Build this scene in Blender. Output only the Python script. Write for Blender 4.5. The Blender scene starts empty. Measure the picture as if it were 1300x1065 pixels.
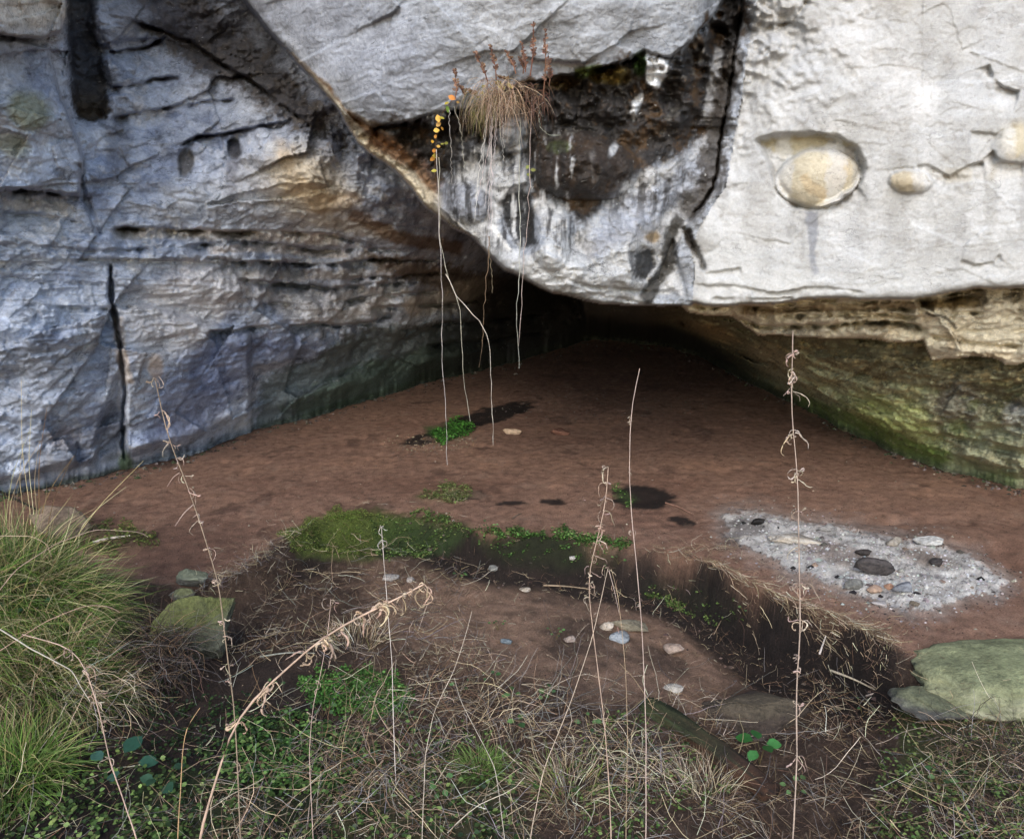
import bpy, math, random
import numpy as np
from mathutils import Vector
random.seed(7)
RNG = np.random.default_rng(7)
scn = bpy.context.scene
COL = scn.collection
# ------------------------------------------------------------------ camera
F = 1000.0; CX, CY = 650.0, 532.5
PITCH = math.radians(13.0); H = 2.1
CAM = np.array([0.0, 0.0, H])
FW = np.array([0, math.cos(PITCH), -math.sin(PITCH)])
UP = np.array([0, math.sin(PITCH), math.cos(PITCH)])
RT = np.array([1.0, 0, 0])
def rays(px, py):
    px = np.asarray(px, float); py = np.asarray(py, float)
    d = FW + RT * ((px - CX) / F)[..., None] + UP * ((CY - py) / F)[..., None]
    return d / d[..., 1:2]            # scaled so that y == 1
def at(px, py, Y):                    # image position + forward distance in metres -> point
    return CAM + rays(px, py) * np.asarray(Y, float)[..., None]
def topix(P):
    v = P - CAM
    z = v @ FW
    z = np.where(z < 0.05, 0.05, z)
    return CX + F * (v @ RT) / z, CY - F * (v @ UP) / z
cd = bpy.data.cameras.new('camera'); cam = bpy.data.objects.new('camera', cd); COL.objects.link(cam)
cam.location = CAM; cam.rotation_euler = (math.radians(90) - PITCH, 0, 0)
cd.sensor_width = 36; cd.lens = 36 * F / 1300.0; cd.clip_start = 0.05; cd.clip_end = 500
scn.camera = cam

# ------------------------------------------------------------------ numpy noise
_perm = np.random.default_rng(3).permutation(4096).astype(np.int64)
_grad = np.random.default_rng(4).normal(size=(4096, 3)); _grad /= np.linalg.norm(_grad, axis=1)[:, None]
def perlin(x, y, z):
    x = np.asarray(x, float); y = np.asarray(y, float) + 0 * x; z = np.asarray(z, float) + 0 * x
    xi = np.floor(x).astype(np.int64); yi = np.floor(y).astype(np.int64); zi = np.floor(z).astype(np.int64)
    xf, yf, zf = x - xi, y - yi, z - zi
    u = xf**3*(xf*(xf*6-15)+10); v = yf**3*(yf*(yf*6-15)+10); w = zf**3*(zf*(zf*6-15)+10)
    out = 0
    for a in (0, 1):
        wa = u if a else 1 - u
        pa = _perm[(xi + a) & 4095]
        for b in (0, 1):
            wb = v if b else 1 - v
            pb = _perm[(pa + yi + b) & 4095]
            for c in (0, 1):
                wc = w if c else 1 - w
                g = _grad[_perm[(pb + zi + c) & 4095]]
                out = out + wa*wb*wc*(g[..., 0]*(xf-a)+g[..., 1]*(yf-b)+g[..., 2]*(zf-c))
    return out * 1.5
def fbm(x, y, z, octv=4, rough=0.5, ridged=False):
    s = 0; a = 1.0; f = 1.0; t = 0
    for i in range(octv):
        n = perlin(x*f + 17*i, y*f + 5*i, z*f)
        if ridged: n = 1 - 2*np.abs(n)*1.6
        s = s + a*n; t += a; a *= rough; f *= 2.03
    return s / t
def sst(a, b, x):
    t = np.clip((x - a) / (b - a), 0, 1); return t*t*(3-2*t)
def lin(c):
    c = np.asarray(c, float) / 255.0
    return np.where(c <= 0.04045, c/12.92, ((c+0.055)/1.055)**2.4)

# polyline helpers (arrays X, Y, any shape)
def pl_dist(X, Y, pts):
    """distance, signed side (positive = below for left-to-right lines), arc fraction"""
    best = np.full(X.shape, 1e9); side = np.zeros(X.shape); frac = np.zeros(X.shape)
    pts = np.asarray(pts, float)
    seg = np.diff(pts, axis=0); ln = np.hypot(seg[:, 0], seg[:, 1]); cum = np.concatenate([[0], np.cumsum(ln)])
    for i in range(len(seg)):
        dx, dy = seg[i]; x0, y0 = pts[i]; L = max(ln[i], 1e-6)
        t = np.clip(((X-x0)*dx + (Y-y0)*dy) / (L*L), 0, 1)
        d = np.hypot(X-x0-t*dx, Y-y0-t*dy)
        m = d < best
        best = np.where(m, d, best)
        side = np.where(m, np.sign(dx*(Y-y0) - dy*(X-x0)), side)
        frac = np.where(m, (cum[i] + t*L) / cum[-1], frac)
    return best, side, frac
def poly_sd(X, Y, pts):
    """signed distance, positive inside"""
    pts = np.asarray(pts, float); n = len(pts)
    ins = np.zeros(X.shape, bool)
    for i in range(n):
        x0, y0 = pts[i]; x1, y1 = pts[(i+1) % n]
        if y0 == y1: continue
        c = ((y0 > Y) != (y1 > Y)) & (X < (x1-x0)*(Y-y0)/(y1-y0) + x0)
        ins ^= c
    d, _, _ = pl_dist(X, Y, np.vstack([pts, pts[:1]]))
    return np.where(ins, d, -d)
def tps(pts, X, Y):
    """thin-plate interpolation of 1/Y (planes stay planes)"""
    p = np.array(pts, float); n = len(p); xy = p[:, :2] / 500.0; v = 1.0 / p[:, 2]
    def K(r2): return np.where(r2 > 1e-12, 0.5*r2*np.log(np.maximum(r2, 1e-12)), 0)
    D = ((xy[:, None]-xy[None])**2).sum(-1)
    A = np.zeros((n+3, n+3)); A[:n, :n] = K(D) + 2e-3*np.eye(n)
    A[:n, n] = 1; A[:n, n+1:] = xy; A[n, :n] = 1; A[n+1:, :n] = xy.T
    w = np.linalg.solve(A, np.concatenate([v, np.zeros(3)]))
    x = X / 500.0; y = Y / 500.0
    out = w[n] + w[n+1]*x + w[n+2]*y
    for i in range(n): out = out + w[i]*K((x-xy[i, 0])**2 + (y-xy[i, 1])**2)
    return 1.0 / np.clip(out, 1/22.0, 1/2.5)
def yfloor(py):
    a = PITCH + np.arctan((np.asarray(py, float) - CY) / F)
    return np.where(a > 0.06, H / np.tan(np.maximum(a, 0.06)), 40.0)

# ------------------------------------------------------------------ object helpers
def mesh_obj(name, V, Fc, mat, parent=None, cols=None, smooth=True, extra=None):
    me = bpy.data.meshes.new(name)
    V = np.asarray(V, np.float32)
    me.vertices.add(len(V)); me.vertices.foreach_set('co', V.ravel())
    Fc = [np.asarray(f, np.int32) for f in (Fc if isinstance(Fc, list) else [Fc]) if len(f)]
    nl = sum(f.size for f in Fc); npoly = sum(len(f) for f in Fc)
    me.loops.add(nl); me.polygons.add(npoly)
    me.loops.foreach_set('vertex_index', np.concatenate([f.ravel() for f in Fc]))
    tot = np.concatenate([np.full(len(f), f.shape[1], np.int32) for f in Fc])
    st = np.concatenate([[0], np.cumsum(tot)[:-1]]).astype(np.int32)
    me.polygons.foreach_set('loop_start', st); me.polygons.foreach_set('loop_total', tot)
    me.polygons.foreach_set('use_smooth', np.full(npoly, smooth, bool))
    if cols is not None:
        a = me.color_attributes.new('Col', 'FLOAT_COLOR', 'POINT')
        c = np.ones((len(V), 4), np.float32); cc = np.asarray(cols); c[:, :cc.shape[1]] = cc
        a.data.foreach_set('color', c.ravel())
    me.update(calc_edges=True)
    me.materials.append(mat)
    o = bpy.data.objects.new(name, me); COL.objects.link(o)
    if parent is not None: o.parent = parent
    return o
def tag(o, label=None, cat=None, group=None, kind=None):
    if label: o['label'] = label
    if cat: o['category'] = cat
    if group: o['group'] = group
    if kind: o['kind'] = kind
    return o
def empty(name, loc):
    o = bpy.data.objects.new(name, None); COL.objects.link(o); o.location = [float(c) for c in loc]; o.empty_display_size = 0.1
    return o
def local(V, loc): return np.asarray(V) - np.asarray(loc)

def material(name, rough=0.85, bump=0.3, scale=30, var=0.25, detail=8, spec=0.3, wet=False, flat=None, transl=0.0, dist=0.02, cracks=0.0, fleck=0.0, fine=0.35):
    m = bpy.data.materials.new(name); m.use_nodes = True
    nt = m.node_tree; N = nt.nodes; L = nt.links
    b = N['Principled BSDF']; b.inputs['Specular IOR Level'].default_value = spec
    b.inputs['Roughness'].default_value = rough
    tc = N.new('ShaderNodeNewGeometry')
    if flat is None:
        ca = N.new('ShaderNodeAttribute'); ca.attribute_name = 'Col'; col = ca.outputs['Color']
    else:
        ca = N.new('ShaderNodeRGB'); ca.outputs[0].default_value = (*[float(v) for v in lin(flat)], 1); col = ca.outputs[0]
    n1 = N.new('ShaderNodeTexNoise'); n1.inputs['Scale'].default_value = scale; n1.inputs['Detail'].default_value = detail
    n1.inputs['Roughness'].default_value = 0.65
    L.new(tc.outputs['Position'], n1.inputs['Vector'])
    n2 = N.new('ShaderNodeTexNoise'); n2.inputs['Scale'].default_value = scale*0.13; n2.inputs['Detail'].default_value = 6
    L.new(tc.outputs['Position'], n2.inputs['Vector'])
    ad = N.new('ShaderNodeMath'); ad.operation = 'ADD'; L.new(n1.outputs['Fac'], ad.inputs[0]); L.new(n2.outputs['Fac'], ad.inputs[1])
    mr = N.new('ShaderNodeMapRange'); L.new(ad.outputs[0], mr.inputs['Value'])
    mr.inputs['From Min'].default_value = 0.7; mr.inputs['From Max'].default_value = 1.3
    mr.inputs['To Min'].default_value = 1-var*1.3; mr.inputs['To Max'].default_value = 1+var
    mx = N.new('ShaderNodeVectorMath'); mx.operation = 'SCALE'; L.new(col, mx.inputs[0]); L.new(mr.outputs[0], mx.inputs['Scale'])
    base = mx.outputs[0]
    h = n1.outputs['Fac']
    n3 = N.new('ShaderNodeTexNoise'); n3.inputs['Scale'].default_value = scale*4.3; n3.inputs['Detail'].default_value = 4
    L.new(tc.outputs['Position'], n3.inputs['Vector'])
    f3 = N.new('ShaderNodeMath'); f3.operation = 'MULTIPLY_ADD'; L.new(n3.outputs['Fac'], f3.inputs[0]); f3.inputs[1].default_value = fine; L.new(h, f3.inputs[2]); h = f3.outputs[0]
    if fleck > 0:      # dirty hairline cracks and pale chips with a shape of their own
        for sc_, rot, stre, lo_, hi_, colr, amt in ((7.0, 0.5, (1, 1, 2.6), .50, .62, (.035, .034, .036), .75), (19.0, 0.6, (1, 1, 2.2), .60, .72, (.05, .05, .052), .6), (34.0, -.3, (1, 1, 1.4), .66, .76, (.62, .62, .60), .5)):
            mp = N.new('ShaderNodeMapping'); mp.inputs['Rotation'].default_value = (0, rot, 0); mp.inputs['Scale'].default_value = stre; L.new(tc.outputs['Position'], mp.inputs['Vector'])
            rn = N.new('ShaderNodeTexNoise'); rn.inputs['Scale'].default_value = sc_; rn.inputs['Detail'].default_value = 5; rn.inputs['Distortion'].default_value = .6
            L.new(mp.outputs[0], rn.inputs['Vector'])
            if colr[0] < .1:
                ab = N.new('ShaderNodeMath'); ab.operation = 'SUBTRACT'; L.new(rn.outputs['Fac'], ab.inputs[0]); ab.inputs[1].default_value = .5
                ac = N.new('ShaderNodeMath'); ac.operation = 'ABSOLUTE'; L.new(ab.outputs[0], ac.inputs[0])
                mr2 = N.new('ShaderNodeMapRange'); L.new(ac.outputs[0], mr2.inputs['Value']); mr2.inputs['From Min'].default_value = .012; mr2.inputs['From Max'].default_value = 0.0
                g = N.new('ShaderNodeTexNoise'); g.inputs['Scale'].default_value = sc_*.45; g.inputs['Detail'].default_value = 3; L.new(tc.outputs['Position'], g.inputs['Vector'])
                g2 = N.new('ShaderNodeMapRange'); L.new(g.outputs['Fac'], g2.inputs['Value']); g2.inputs['From Min'].default_value = .50; g2.inputs['From Max'].default_value = .62
                mu = N.new('ShaderNodeMath'); mu.operation = 'MULTIPLY'; L.new(mr2.outputs[0], mu.inputs[0]); L.new(g2.outputs[0], mu.inputs[1]); mk_ = mu.outputs[0]
                hs = N.new('ShaderNodeMath'); hs.operation = 'MULTIPLY_ADD'; L.new(mk_, hs.inputs[0]); hs.inputs[1].default_value = -.45; L.new(h, hs.inputs[2]); h = hs.outputs[0]
            else:
                mr2 = N.new('ShaderNodeMapRange'); L.new(rn.outputs['Fac'], mr2.inputs['Value']); mr2.inputs['From Min'].default_value = lo_; mr2.inputs['From Max'].default_value = hi_; mk_ = mr2.outputs[0]
            am_ = N.new('ShaderNodeMath'); am_.operation = 'MULTIPLY'; L.new(mk_, am_.inputs[0]); am_.inputs[1].default_value = amt*fleck
            mc = N.new('ShaderNodeMix'); mc.data_type = 'RGBA'; L.new(am_.outputs[0], mc.inputs['Factor']); L.new(base, mc.inputs['A']); mc.inputs['B'].default_value = (*colr, 1); base = mc.outputs['Result']
    L.new(base, b.inputs['Base Color'])
    if cracks > 0:
        vo = N.new('ShaderNodeTexNoise'); vo.noise_type = 'RIDGED_MULTIFRACTAL'; vo.inputs['Scale'].default_value = scale*0.35; vo.inputs['Detail'].default_value = 6
        mp = N.new('ShaderNodeMapping'); mp.inputs['Scale'].default_value = (1, 1, 2.2); mp.inputs['Rotation'].default_value = (0, 0.35, 0)
        L.new(tc.outputs['Position'], mp.inputs['Vector']); L.new(mp.outputs[0], vo.inputs['Vector'])
        mm = N.new('ShaderNodeMath'); mm.operation = 'MULTIPLY_ADD'; L.new(vo.outputs['Fac'], mm.inputs[0]); mm.inputs[1].default_value = -cracks
        L.new(h, mm.inputs[2]); h = mm.outputs[0]
    if bump > 0:
        bp = N.new('ShaderNodeBump'); bp.inputs['Strength'].default_value = bump; bp.inputs['Distance'].default_value = dist
        L.new(h, bp.inputs['Height']); L.new(bp.outputs[0], b.inputs['Normal'])
    if wet:   # alpha of the attribute = how wet the surface is
        r = N.new('ShaderNodeMapRange'); L.new(ca.outputs['Alpha'], r.inputs['Value'])
        r.inputs['To Min'].default_value = rough; r.inputs['To Max'].default_value = 0.28
        L.new(r.outputs[0], b.inputs['Roughness'])
    if transl > 0:
        tr = N.new('ShaderNodeBsdfTranslucent'); L.new(mx.outputs[0], tr.inputs['Color'])
        ms = N.new('ShaderNodeMixShader'); ms.inputs[0].default_value = transl
        L.new(b.outputs[0], ms.inputs[1]); L.new(tr.outputs[0], ms.inputs[2])
        L.new(ms.outputs[0], N['Material Output'].inputs['Surface'])
    return m
M = dict(  # one per surface kind
    rock=material('weathered_rock', 0.88, 0.5, 42, 0.30, wet=True, dist=0.03, cracks=0.18, fleck=1.0),
    pale=material('pale_rock', 0.9, 0.4, 55, 0.15, wet=True, dist=0.02, cracks=0.10, fleck=0.45),
    soil=material('damp_soil', 0.92, 1.0, 90, 0.36, wet=True, dist=0.025, fine=.9),
    stone=material('stone', 0.88, 0.9, 45, 0.45, dist=0.02),
    grass=material('grass_blades', 0.6, 0, 20, 0.2, transl=0.3),
    dry=material('dry_stems', 0.85, 0.2, 120, 0.3, dist=0.003),
    leaf=material('leaves', 0.5, 0.15, 60, 0.2, transl=0.25, dist=0.003),
    wood=material('rotten_wood', 0.85, 0.7, 60, 0.4, dist=0.01),
    ash=material('ash', 0.95, 0.8, 90, 0.35, dist=0.02),
    char=material('charred_wood', 0.6, 0.8, 70, 0.5, dist=0.01),
)
# ------------------------------------------------------------------ the rock
def axis(lo, a, b, hi, step, grow=1.12):
    mid = list(np.arange(a, b, step)); s = step; x = b; R = []
    while x < hi: R.append(x); s *= grow; x += s
    R.append(hi); s = step; x = a - step; Lf = []
    while x > lo: Lf.append(x); s *= grow; x -= s
    Lf.append(lo)
    return np.array(Lf[::-1] + mid + R)
ax = axis(-900, -20, 1320, 2300, 1.6); ay = axis(-1300, -16, 640, 760, 1.6)
PX, PY = np.meshgrid(ax, ay)
q = 1/70.0
wx = PX + 5*fbm(PX*q, PY*q, 0.3, 4) + 0.0; wy = PY + 6*fbm(PX*q, PY*q, 7.7, 4)
wfx = wx + 2.0*fbm(PX*0.09, PY*0.09, 3.1, 2); wfy = wy + 2.0*fbm(PX*0.09, PY*0.09, 9.1, 2)
base_pts = np.array([(-900,760),(-300,700),(0,628),(60,618),(95,612),(150,598),(175,594),(250,575),(318,549),(322,545),(420,524),(500,498),(530,489),(640,463),(700,447),(740,433),
   (800,433),(850,440),(890,455),(950,485),(1010,512),(1070,545),(1130,572),(1200,597),(1300,622),(1600,690),(2300,740)], float)
BASE = np.interp(PX, base_pts[:, 0], base_pts[:, 1]) + 7.0*fbm(PX*0.022, 0*PX, 4.4, 5, .65)
YB = yfloor(BASE)
# --- smooth masses (px, py, forward distance)
Lp = [(0,600,6.2),(160,585,6.9),(320,535,8.3),(420,512,9.1),(530,478,10.8),(640,452,12.7),(750,425,15.6),
 (0,300,5.6),(0,120,5.3),(0,0,5.1),(130,300,6.0),(130,100,6.3),(130,0,6.3),(90,500,6.2),(200,420,6.7),(300,440,7.6),(300,320,7.0),(300,180,6.6),(300,60,6.9),
 (420,430,8.6),(430,330,8.0),(450,290,7.3),(450,240,6.9),(400,130,6.7),(520,300,7.8),(560,335,9.3),(500,390,9.0),(480,430,9.8),(600,355,10.8),(620,410,12),(700,400,14.5),(780,400,15.8),
 (900,400,15),(1000,300,12),(700,200,10),(500,100,7.4),(-300,600,4.9),(-300,200,4.5),(-640,500,3.9),(-640,0,3.7),(-300,-400,4.4),(100,-400,5.4),(500,-400,6.4),(1000,-400,8),
 (-600,-1000,3.2),(600,-1000,6),(1500,-500,9),(2000,500,9),(1200,700,9),(-900,760,3.4)]
Bp = [(310,-10,5.7),(400,90,5.55),(480,150,5.35),(600,60,4.9),(750,50,4.75),(900,10,4.85),(640,335,5.05),(550,265,5.6),(480,200,5.8),(700,365,5.0),(850,340,5.15),(850,200,5.2),(740,210,5.05),(620,200,5.2),
 (800,380,5.25),(600,-400,4.5),(300,-400,5.4),(900,-400,4.6),(500,-1200,4.2),(1300,-400,4.6),(1300,300,5.5),(0,0,7),(200,400,7)]
Cp = [(1000,100,5.0),(1300,100,4.75),(1150,200,4.85),(1000,370,5.1),(1150,340,4.95),(1300,350,4.8),(880,320,5.25),(920,100,5.2),(930,0,5.15),(1300,-400,4.6),(950,-400,4.9),(2000,0,4.2),(2000,400,4.2),(1300,-1200,4.3),(2300,-1200,4)]
Dp = [(1300,465,5.7),(1300,600,6.3),(1200,470,6.05),(1200,580,6.9),(1130,560,7.4),(1130,450,6.3),(1010,500,9.5),(1010,435,7.0),(950,470,11.3),(950,420,7.8),(890,448,13.2),(890,415,8.5),(850,415,10.5),(850,435,14.5),(820,400,8),(800,430,15.6),(770,398,9),(760,425,15.6),
 (2000,600,4.9),(1600,600,5.6),(1600,450,5.0),(1300,350,5.5),(900,350,7.0),(700,350,8.5),(2300,350,5)]
Ep = [(1300,372,5.2),(1300,410,5.25),(1300,460,5.35),(1160,385,5.4),(1160,435,5.65),(1000,395,5.6),(1000,428,6.1),(900,395,5.8),(930,412,6.6),(850,390,5.7),(2000,400,4.6),(2000,470,4.7)]
YL, YBo, YC, YD, YE = [tps(p, PX, PY) for p in (Lp, Bp, Cp, Dp, Ep)]
polyB = [(285,-1300),(285,-30),(308,0),(345,45),(385,88),(430,140),(455,180),(500,215),(540,262),(575,290),(600,303),(640,343),(700,374),(740,381),(800,389),(850,388),(878,387),(880,340),(876,318),(890,284),(921,240),(931,180),(941,130),(950,60),(962,0),(966,-1300)]
polyC = [(948,-1300),(946,0),(934,60),(925,130),(915,180),(905,240),(874,284),(858,318),(862,340),(870,382),(905,388),(975,387),(1060,380),(1160,379),(1200,371),(1300,364),(1600,345),(2400,330),(2400,-1300)]
polyD = [(748,440),(765,740),(2500,760),(2500,250),(745,250),(738,378)]
polyE = [(840,370),(875,396),(930,402),(948,414),(962,424),(1000,427),(1040,430),(1078,429),(1110,432),(1140,436),(1160,434),(1172,432),(1184,457),(1240,452),(1262,454),(1275,463),(1300,463),(1600,450),(2500,440),(2500,300)]
sdB, sdC, sdD, sdE = [poly_sd(wfx if k > 1 else wx, wfy if k > 1 else wy, p) for k, p in enumerate((polyB, polyC, polyD, polyE))]
def lip(Y, sd, r, amt):              # edges roll back instead of ending like paper
    return Y + amt*(1-np.sqrt(np.clip(sd/r, 0, 1)*(2-np.clip(sd/r, 0, 1))))
YS = YL.copy()
def over(Y, sd, w=2.2):
    global YS
    k = sst(-w, w, sd); YS = YS*(1-k) + Y*k
ncr = sst(-70, -20, -sdC)*1.0 if False else 1-sst(-60, -15, sdC); YBo = YBo + (lip(YBo, sdB, 9, 0.07)-YBo)*ncr; YBo = np.where(ncr < 1, YBo*ncr+(tps(Cp, PX, PY)+.05)*(1-ncr), YBo); ncl = 1-sst(-40, -5, sdB)*(PX < 900)*0; YC = YC + (lip(YC, sdC, 10, 0.06)-YC)*sst(330, 360, PY); YE = lip(YE, sdE, 6, 0.05)
over(YD, sdD, 4); over(YE, sdE, 1.6); over(YBo, sdB); over(YC, sdC)
isB = sdB > 0; isC = (sdC > 0) & ~isB; isE = (sdE > 0) & ~isB & ~isC; isD = (sdD > 0) & ~isB & ~isC & ~isE
isL = ~(isB | isC | isD | isE)

def near(pts, mg):
    p = np.asarray(pts, float); x0, y0 = p.min(0) - mg; x1, y1 = p.max(0) + mg
    i = np.searchsorted(ax, [x0, x1]); j = np.searchsorted(ay, [y0, y1])
    return slice(max(j[0]-1, 0), j[1]+1), slice(max(i[0]-1, 0), i[1]+1)
def ledge(pts, a, Lr, w=1.8, f=0.07, mask=None):
    """rock above/left of the line stands proud; set back by a just past it, easing out over Lr pixels"""
    sl = near(pts, Lr*4); d, s, fr = pl_dist(wfx[sl], wfy[sl], pts)
    e = sst(0, f, fr) * sst(0, f, 1-fr) * np.clip(.75+1.1*perlin(wx[sl]*.035, wy[sl]*.035, 5.5)+.5*perlin(wx[sl]*.12, wy[sl]*.12, 1.5), .08, 1.5)
    v = a * e * sst(-w, w, d*s) * np.exp(-np.maximum(d*s, 0)/Lr)
    v = v + 0.75*a*e*np.exp(-((d*s-2.2)/1.8)**2)*(~isC[sl])*sst(-.35, .15, perlin(wx[sl]*.05, wy[sl]*.05, 3.5))
    if mask is not None: v = v*mask[sl]
    YS[sl] += v
def crack(pts, a, w, mask=None):
    sl = near(pts, w*4+4); d, s, fr = pl_dist(wfx[sl], wfy[sl], pts)
    wd = w*(0.6+0.8*np.abs(perlin(fr*9, 0*fr, 2.2)))
    YS[sl] += a*np.exp(-(d/wd)**2)*sst(0, .06, fr)*sst(0, .06, 1-fr)
def bulge(cx, cy, rx, ry, ang, a, p=1.0, wobble=0.12):
    sl = near([(cx-rx, cy-rx), (cx+rx, cy+rx)], 30); X = wx[sl]-cx; Y = wy[sl]-cy
    c, s = math.cos(math.radians(ang)), math.sin(math.radians(ang))
    r = np.hypot((X*c+Y*s)/rx, (-X*s+Y*c)/ry)
    YS[sl] -= a*np.clip(1-r*r, 0, 1)**p
def plate(pts, a, w=2.0, tilt=0):    # a slab standing proud (a>0) or a recess (a<0)
    sl = near(pts, 10); sd = poly_sd(wfx[sl], wfy[sl], pts)
    YS[sl] -= a*sst(-w, w, sd)
# left wall: cut-off top block, black cleft, joint and bedding ledges
plate([(-300,-300),(88,-300),(86,10),(80,38),(55,48),(20,47),(0,44),(-300,60)], 0.55, 3)
plate([(-300,55),(20,52),(62,60),(72,110),(90,150),(106,205),(100,250),(60,243),(0,240),(-300,235)], 0.28, 3)
plate([(84,20),(90,60),(88,95),(98,128),(96,150),(112,158),(130,152),(128,135),(142,112),(131,84),(136,62),(116,30),(122,0),(112,-60),(84,-60)], -0.24, 9)
plate([(84,-400),(84,0),(112,0),(112,-400)], -0.22, 8)
ledge([(0,238),(40,240),(80,247),(104,252)], 0.22, 20)
ledge([(0,268),(60,274),(105,281),(140,287)], 0.10, 9)
ledge([(0,300),(50,312),(110,318),(200,312),(260,316)], 0.07, 9)
ledge([(138,288),(190,289),(250,291),(300,295),(350,293),(420,297),(480,312)], 0.42, 15)
ledge([(230,312),(290,306),(340,308),(400,316),(460,314),(520,318)], 0.30, 11)
ledge([(255,326),(330,330),(400,336),(470,328),(560,330)], 0.45, 16)
ledge([(0,352),(70,360),(135,360)], 0.08, 10)
ledge([(40,384),(90,389),(140,391)], 0.12, 14)
ledge([(148,389),(200,389),(240,388)], 0.08, 9)
ledge([(300,352),(350,358),(420,362),(520,358)], 0.42, 14)
ledge([(262,424),(268,418),(300,418),(345,414)], 0.20, 16)
ledge([(330,385),(360,381),(375,383)], 0.12, 12)
ledge([(365,411),(400,409),(440,411),(470,411),(500,396)], 0.45, 26)
ledge([(400,382),(470,376),(560,370)], 0.2, 10)
ledge([(430,352),(500,350),(600,345)], 0.3, 9)
ledge([(470,392),(560,385),(640,376)], 0.35, 12)
ledge([(500,418),(580,408),(700,398)], 0.45, 14)
ledge([(540,440),(620,428),(700,418)], 0.35, 12)
ledge([(138,64),(160,62),(190,60),(212,44)], 0.20, 18)
ledge([(140,110),(165,108),(195,100),(230,96)], 0.14, 16)
ledge([(140,150),(200,136),(260,128),(300,125)], 0.12, 14)
ledge([(225,185),(250,172),(290,167),(330,161),(372,152)], 0.22, 20)
ledge([(372,152),(345,172),(330,195)], 0.10, 12)
ledge([(160,20),(240,50),(330,110),(420,180)], 0.14, 16)
crack([(140,330),(141,385),(146,410),(154,450),(157,500),(156,540),(160,590)], 0.36, 3.0)
crack([(100,205),(108,250),(118,280),(128,300)], 0.12, 4)
plate([(146,392),(152,440),(158,500),(158,545),(166,592),(320,546),(318,420),(180,388)], 0.16, 5)
plate([(122,560),(150,480),(156,520),(158,596),(120,604)], -0.22, 8)
plate([(318,530),(324,470),(700,380),(760,440),(330,560)], -0.22, 7)
ledge([(30,596),(60,560),(100,545),(100,590)], 0.05, 10)
plate([(226,192),(240,188),(247,205),(243,225),(230,224)], -0.06, 3)
plate([(288,182),(300,175),(308,190),(302,205),(290,200)], -0.10, 3)
bulge(40,420,70,50,20,0.10); bulge(60,500,80,40,-30,0.10); bulge(230,360,110,26,5,0.12); bulge(380,215,90,50,20,0.16); bulge(210,250,90,40,-5,0.10)
bulge(280,250,80,45,0,0.08); bulge(150,85,26,26,0,0.12); bulge(185,25,60,30,0,0.12); bulge(35,150,45,60,0,0.08)
# boulder: slab edge above the wet recess, bulges and lobes under it
ledge([(440,140),(478,161),(520,156),(556,143),(575,140),(605,134),(650,112),(700,98),(760,88),(800,78),(818,66),(850,72),(880,52),(905,25),(925,-10),(930,-200)], 0.34, 60, 2.4, 0.03)
ledge([(385,92),(430,135),(475,168),(510,205),(548,250),(590,292),(628,328)], -0.10, 12, 3)
bulge(740,212,72,44,8,0.34, 0.7); bulge(640,225,36,60,0,0.10); bulge(590,258,34,28,20,0.22, 0.7); bulge(700,300,30,48,0,0.18)
bulge(780,335,80,50,-30,0.14); bulge(690,340,70,40,15,0.14); bulge(850,215,50,50,0,0.05); bulge(770,120,60,40,0,0.06)
bulge(640,165,26,22,0,0.12,.7); bulge(895,290,22,30,0,0.05)
plate([(632,262),(650,240),(668,235),(676,262),(684,290),(680,312),(655,318),(640,300)], -0.10, 6)
plate([(802,322),(818,312),(830,316),(832,335),(822,355),(808,352)], -0.07, 4)
crack([(858,300),(846,330),(836,352),(812,372)], 0.06, 4)
ledge([(690,348),(740,362),(800,366),(850,370)], 0.05, 9)
ledge([(700,362),(760,372),(830,386)], 0.04, 6)
crack([(870,285),(880,310),(893,342)], 0.10, 3.5)
crack([(948,-60),(944,0),(934,60),(925,130),(914,180),(905,240),(892,262),(878,280)], 0.20, 2.0)
ledge([(893,345),(915,343),(940,338)], 0.04, 6)
plate([(434,158),(470,176),(530,236),(550,275),(512,268),(455,216)], 0.12, 4)
# right block: nodules, scoops and flakes
plate([(962,180),(985,173),(1035,170),(1065,176),(1088,190),(1098,214),(1090,236),(1066,252),(1030,264),(1004,262),(985,240),(978,210)], -0.13, 6)
bulge(1038,226,56,37,-6,0.17,0.32)
bulge(1156,232,28,17,3,0.07,0.6)
ledge([(962,180),(1000,170),(1040,170),(1075,180),(1092,196)], 0.06, 6)
ledge([(1004,258),(1040,262),(1068,255),(1092,236)], 0.07, 10)
ledge([(1160,212),(1180,210),(1205,226),(1230,208),(1250,204)], 0.06, 14)
ledge([(1130,218),(1150,212),(1172,220),(1180,236)], 0.05, 8)
ledge([(1258,190),(1270,205),(1300,208)], 0.05, 10); bulge(1285,190,30,26,0,0.06)
ledge([(1256,82),(1262,100),(1275,112),(1296,118)], 0.07, 12)
ledge([(960,28),(985,33),(1005,30),(1025,0)], 0.05, 10)
ledge([(1220,330),(1240,338),(1262,332),(1270,322)], 0.04, 8)
ledge([(1230,165),(1262,170),(1290,160)], 0.03, 9)
ledge([(870,360),(930,362),(980,372),(1040,366),(1100,370)], 0.05, 8)
ledge([(900,376),(960,381),(1010,378)], 0.04, 6)
plate([(1000,268),(1018,268),(1018,330),(1006,330)], -0.012, 4)
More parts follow.
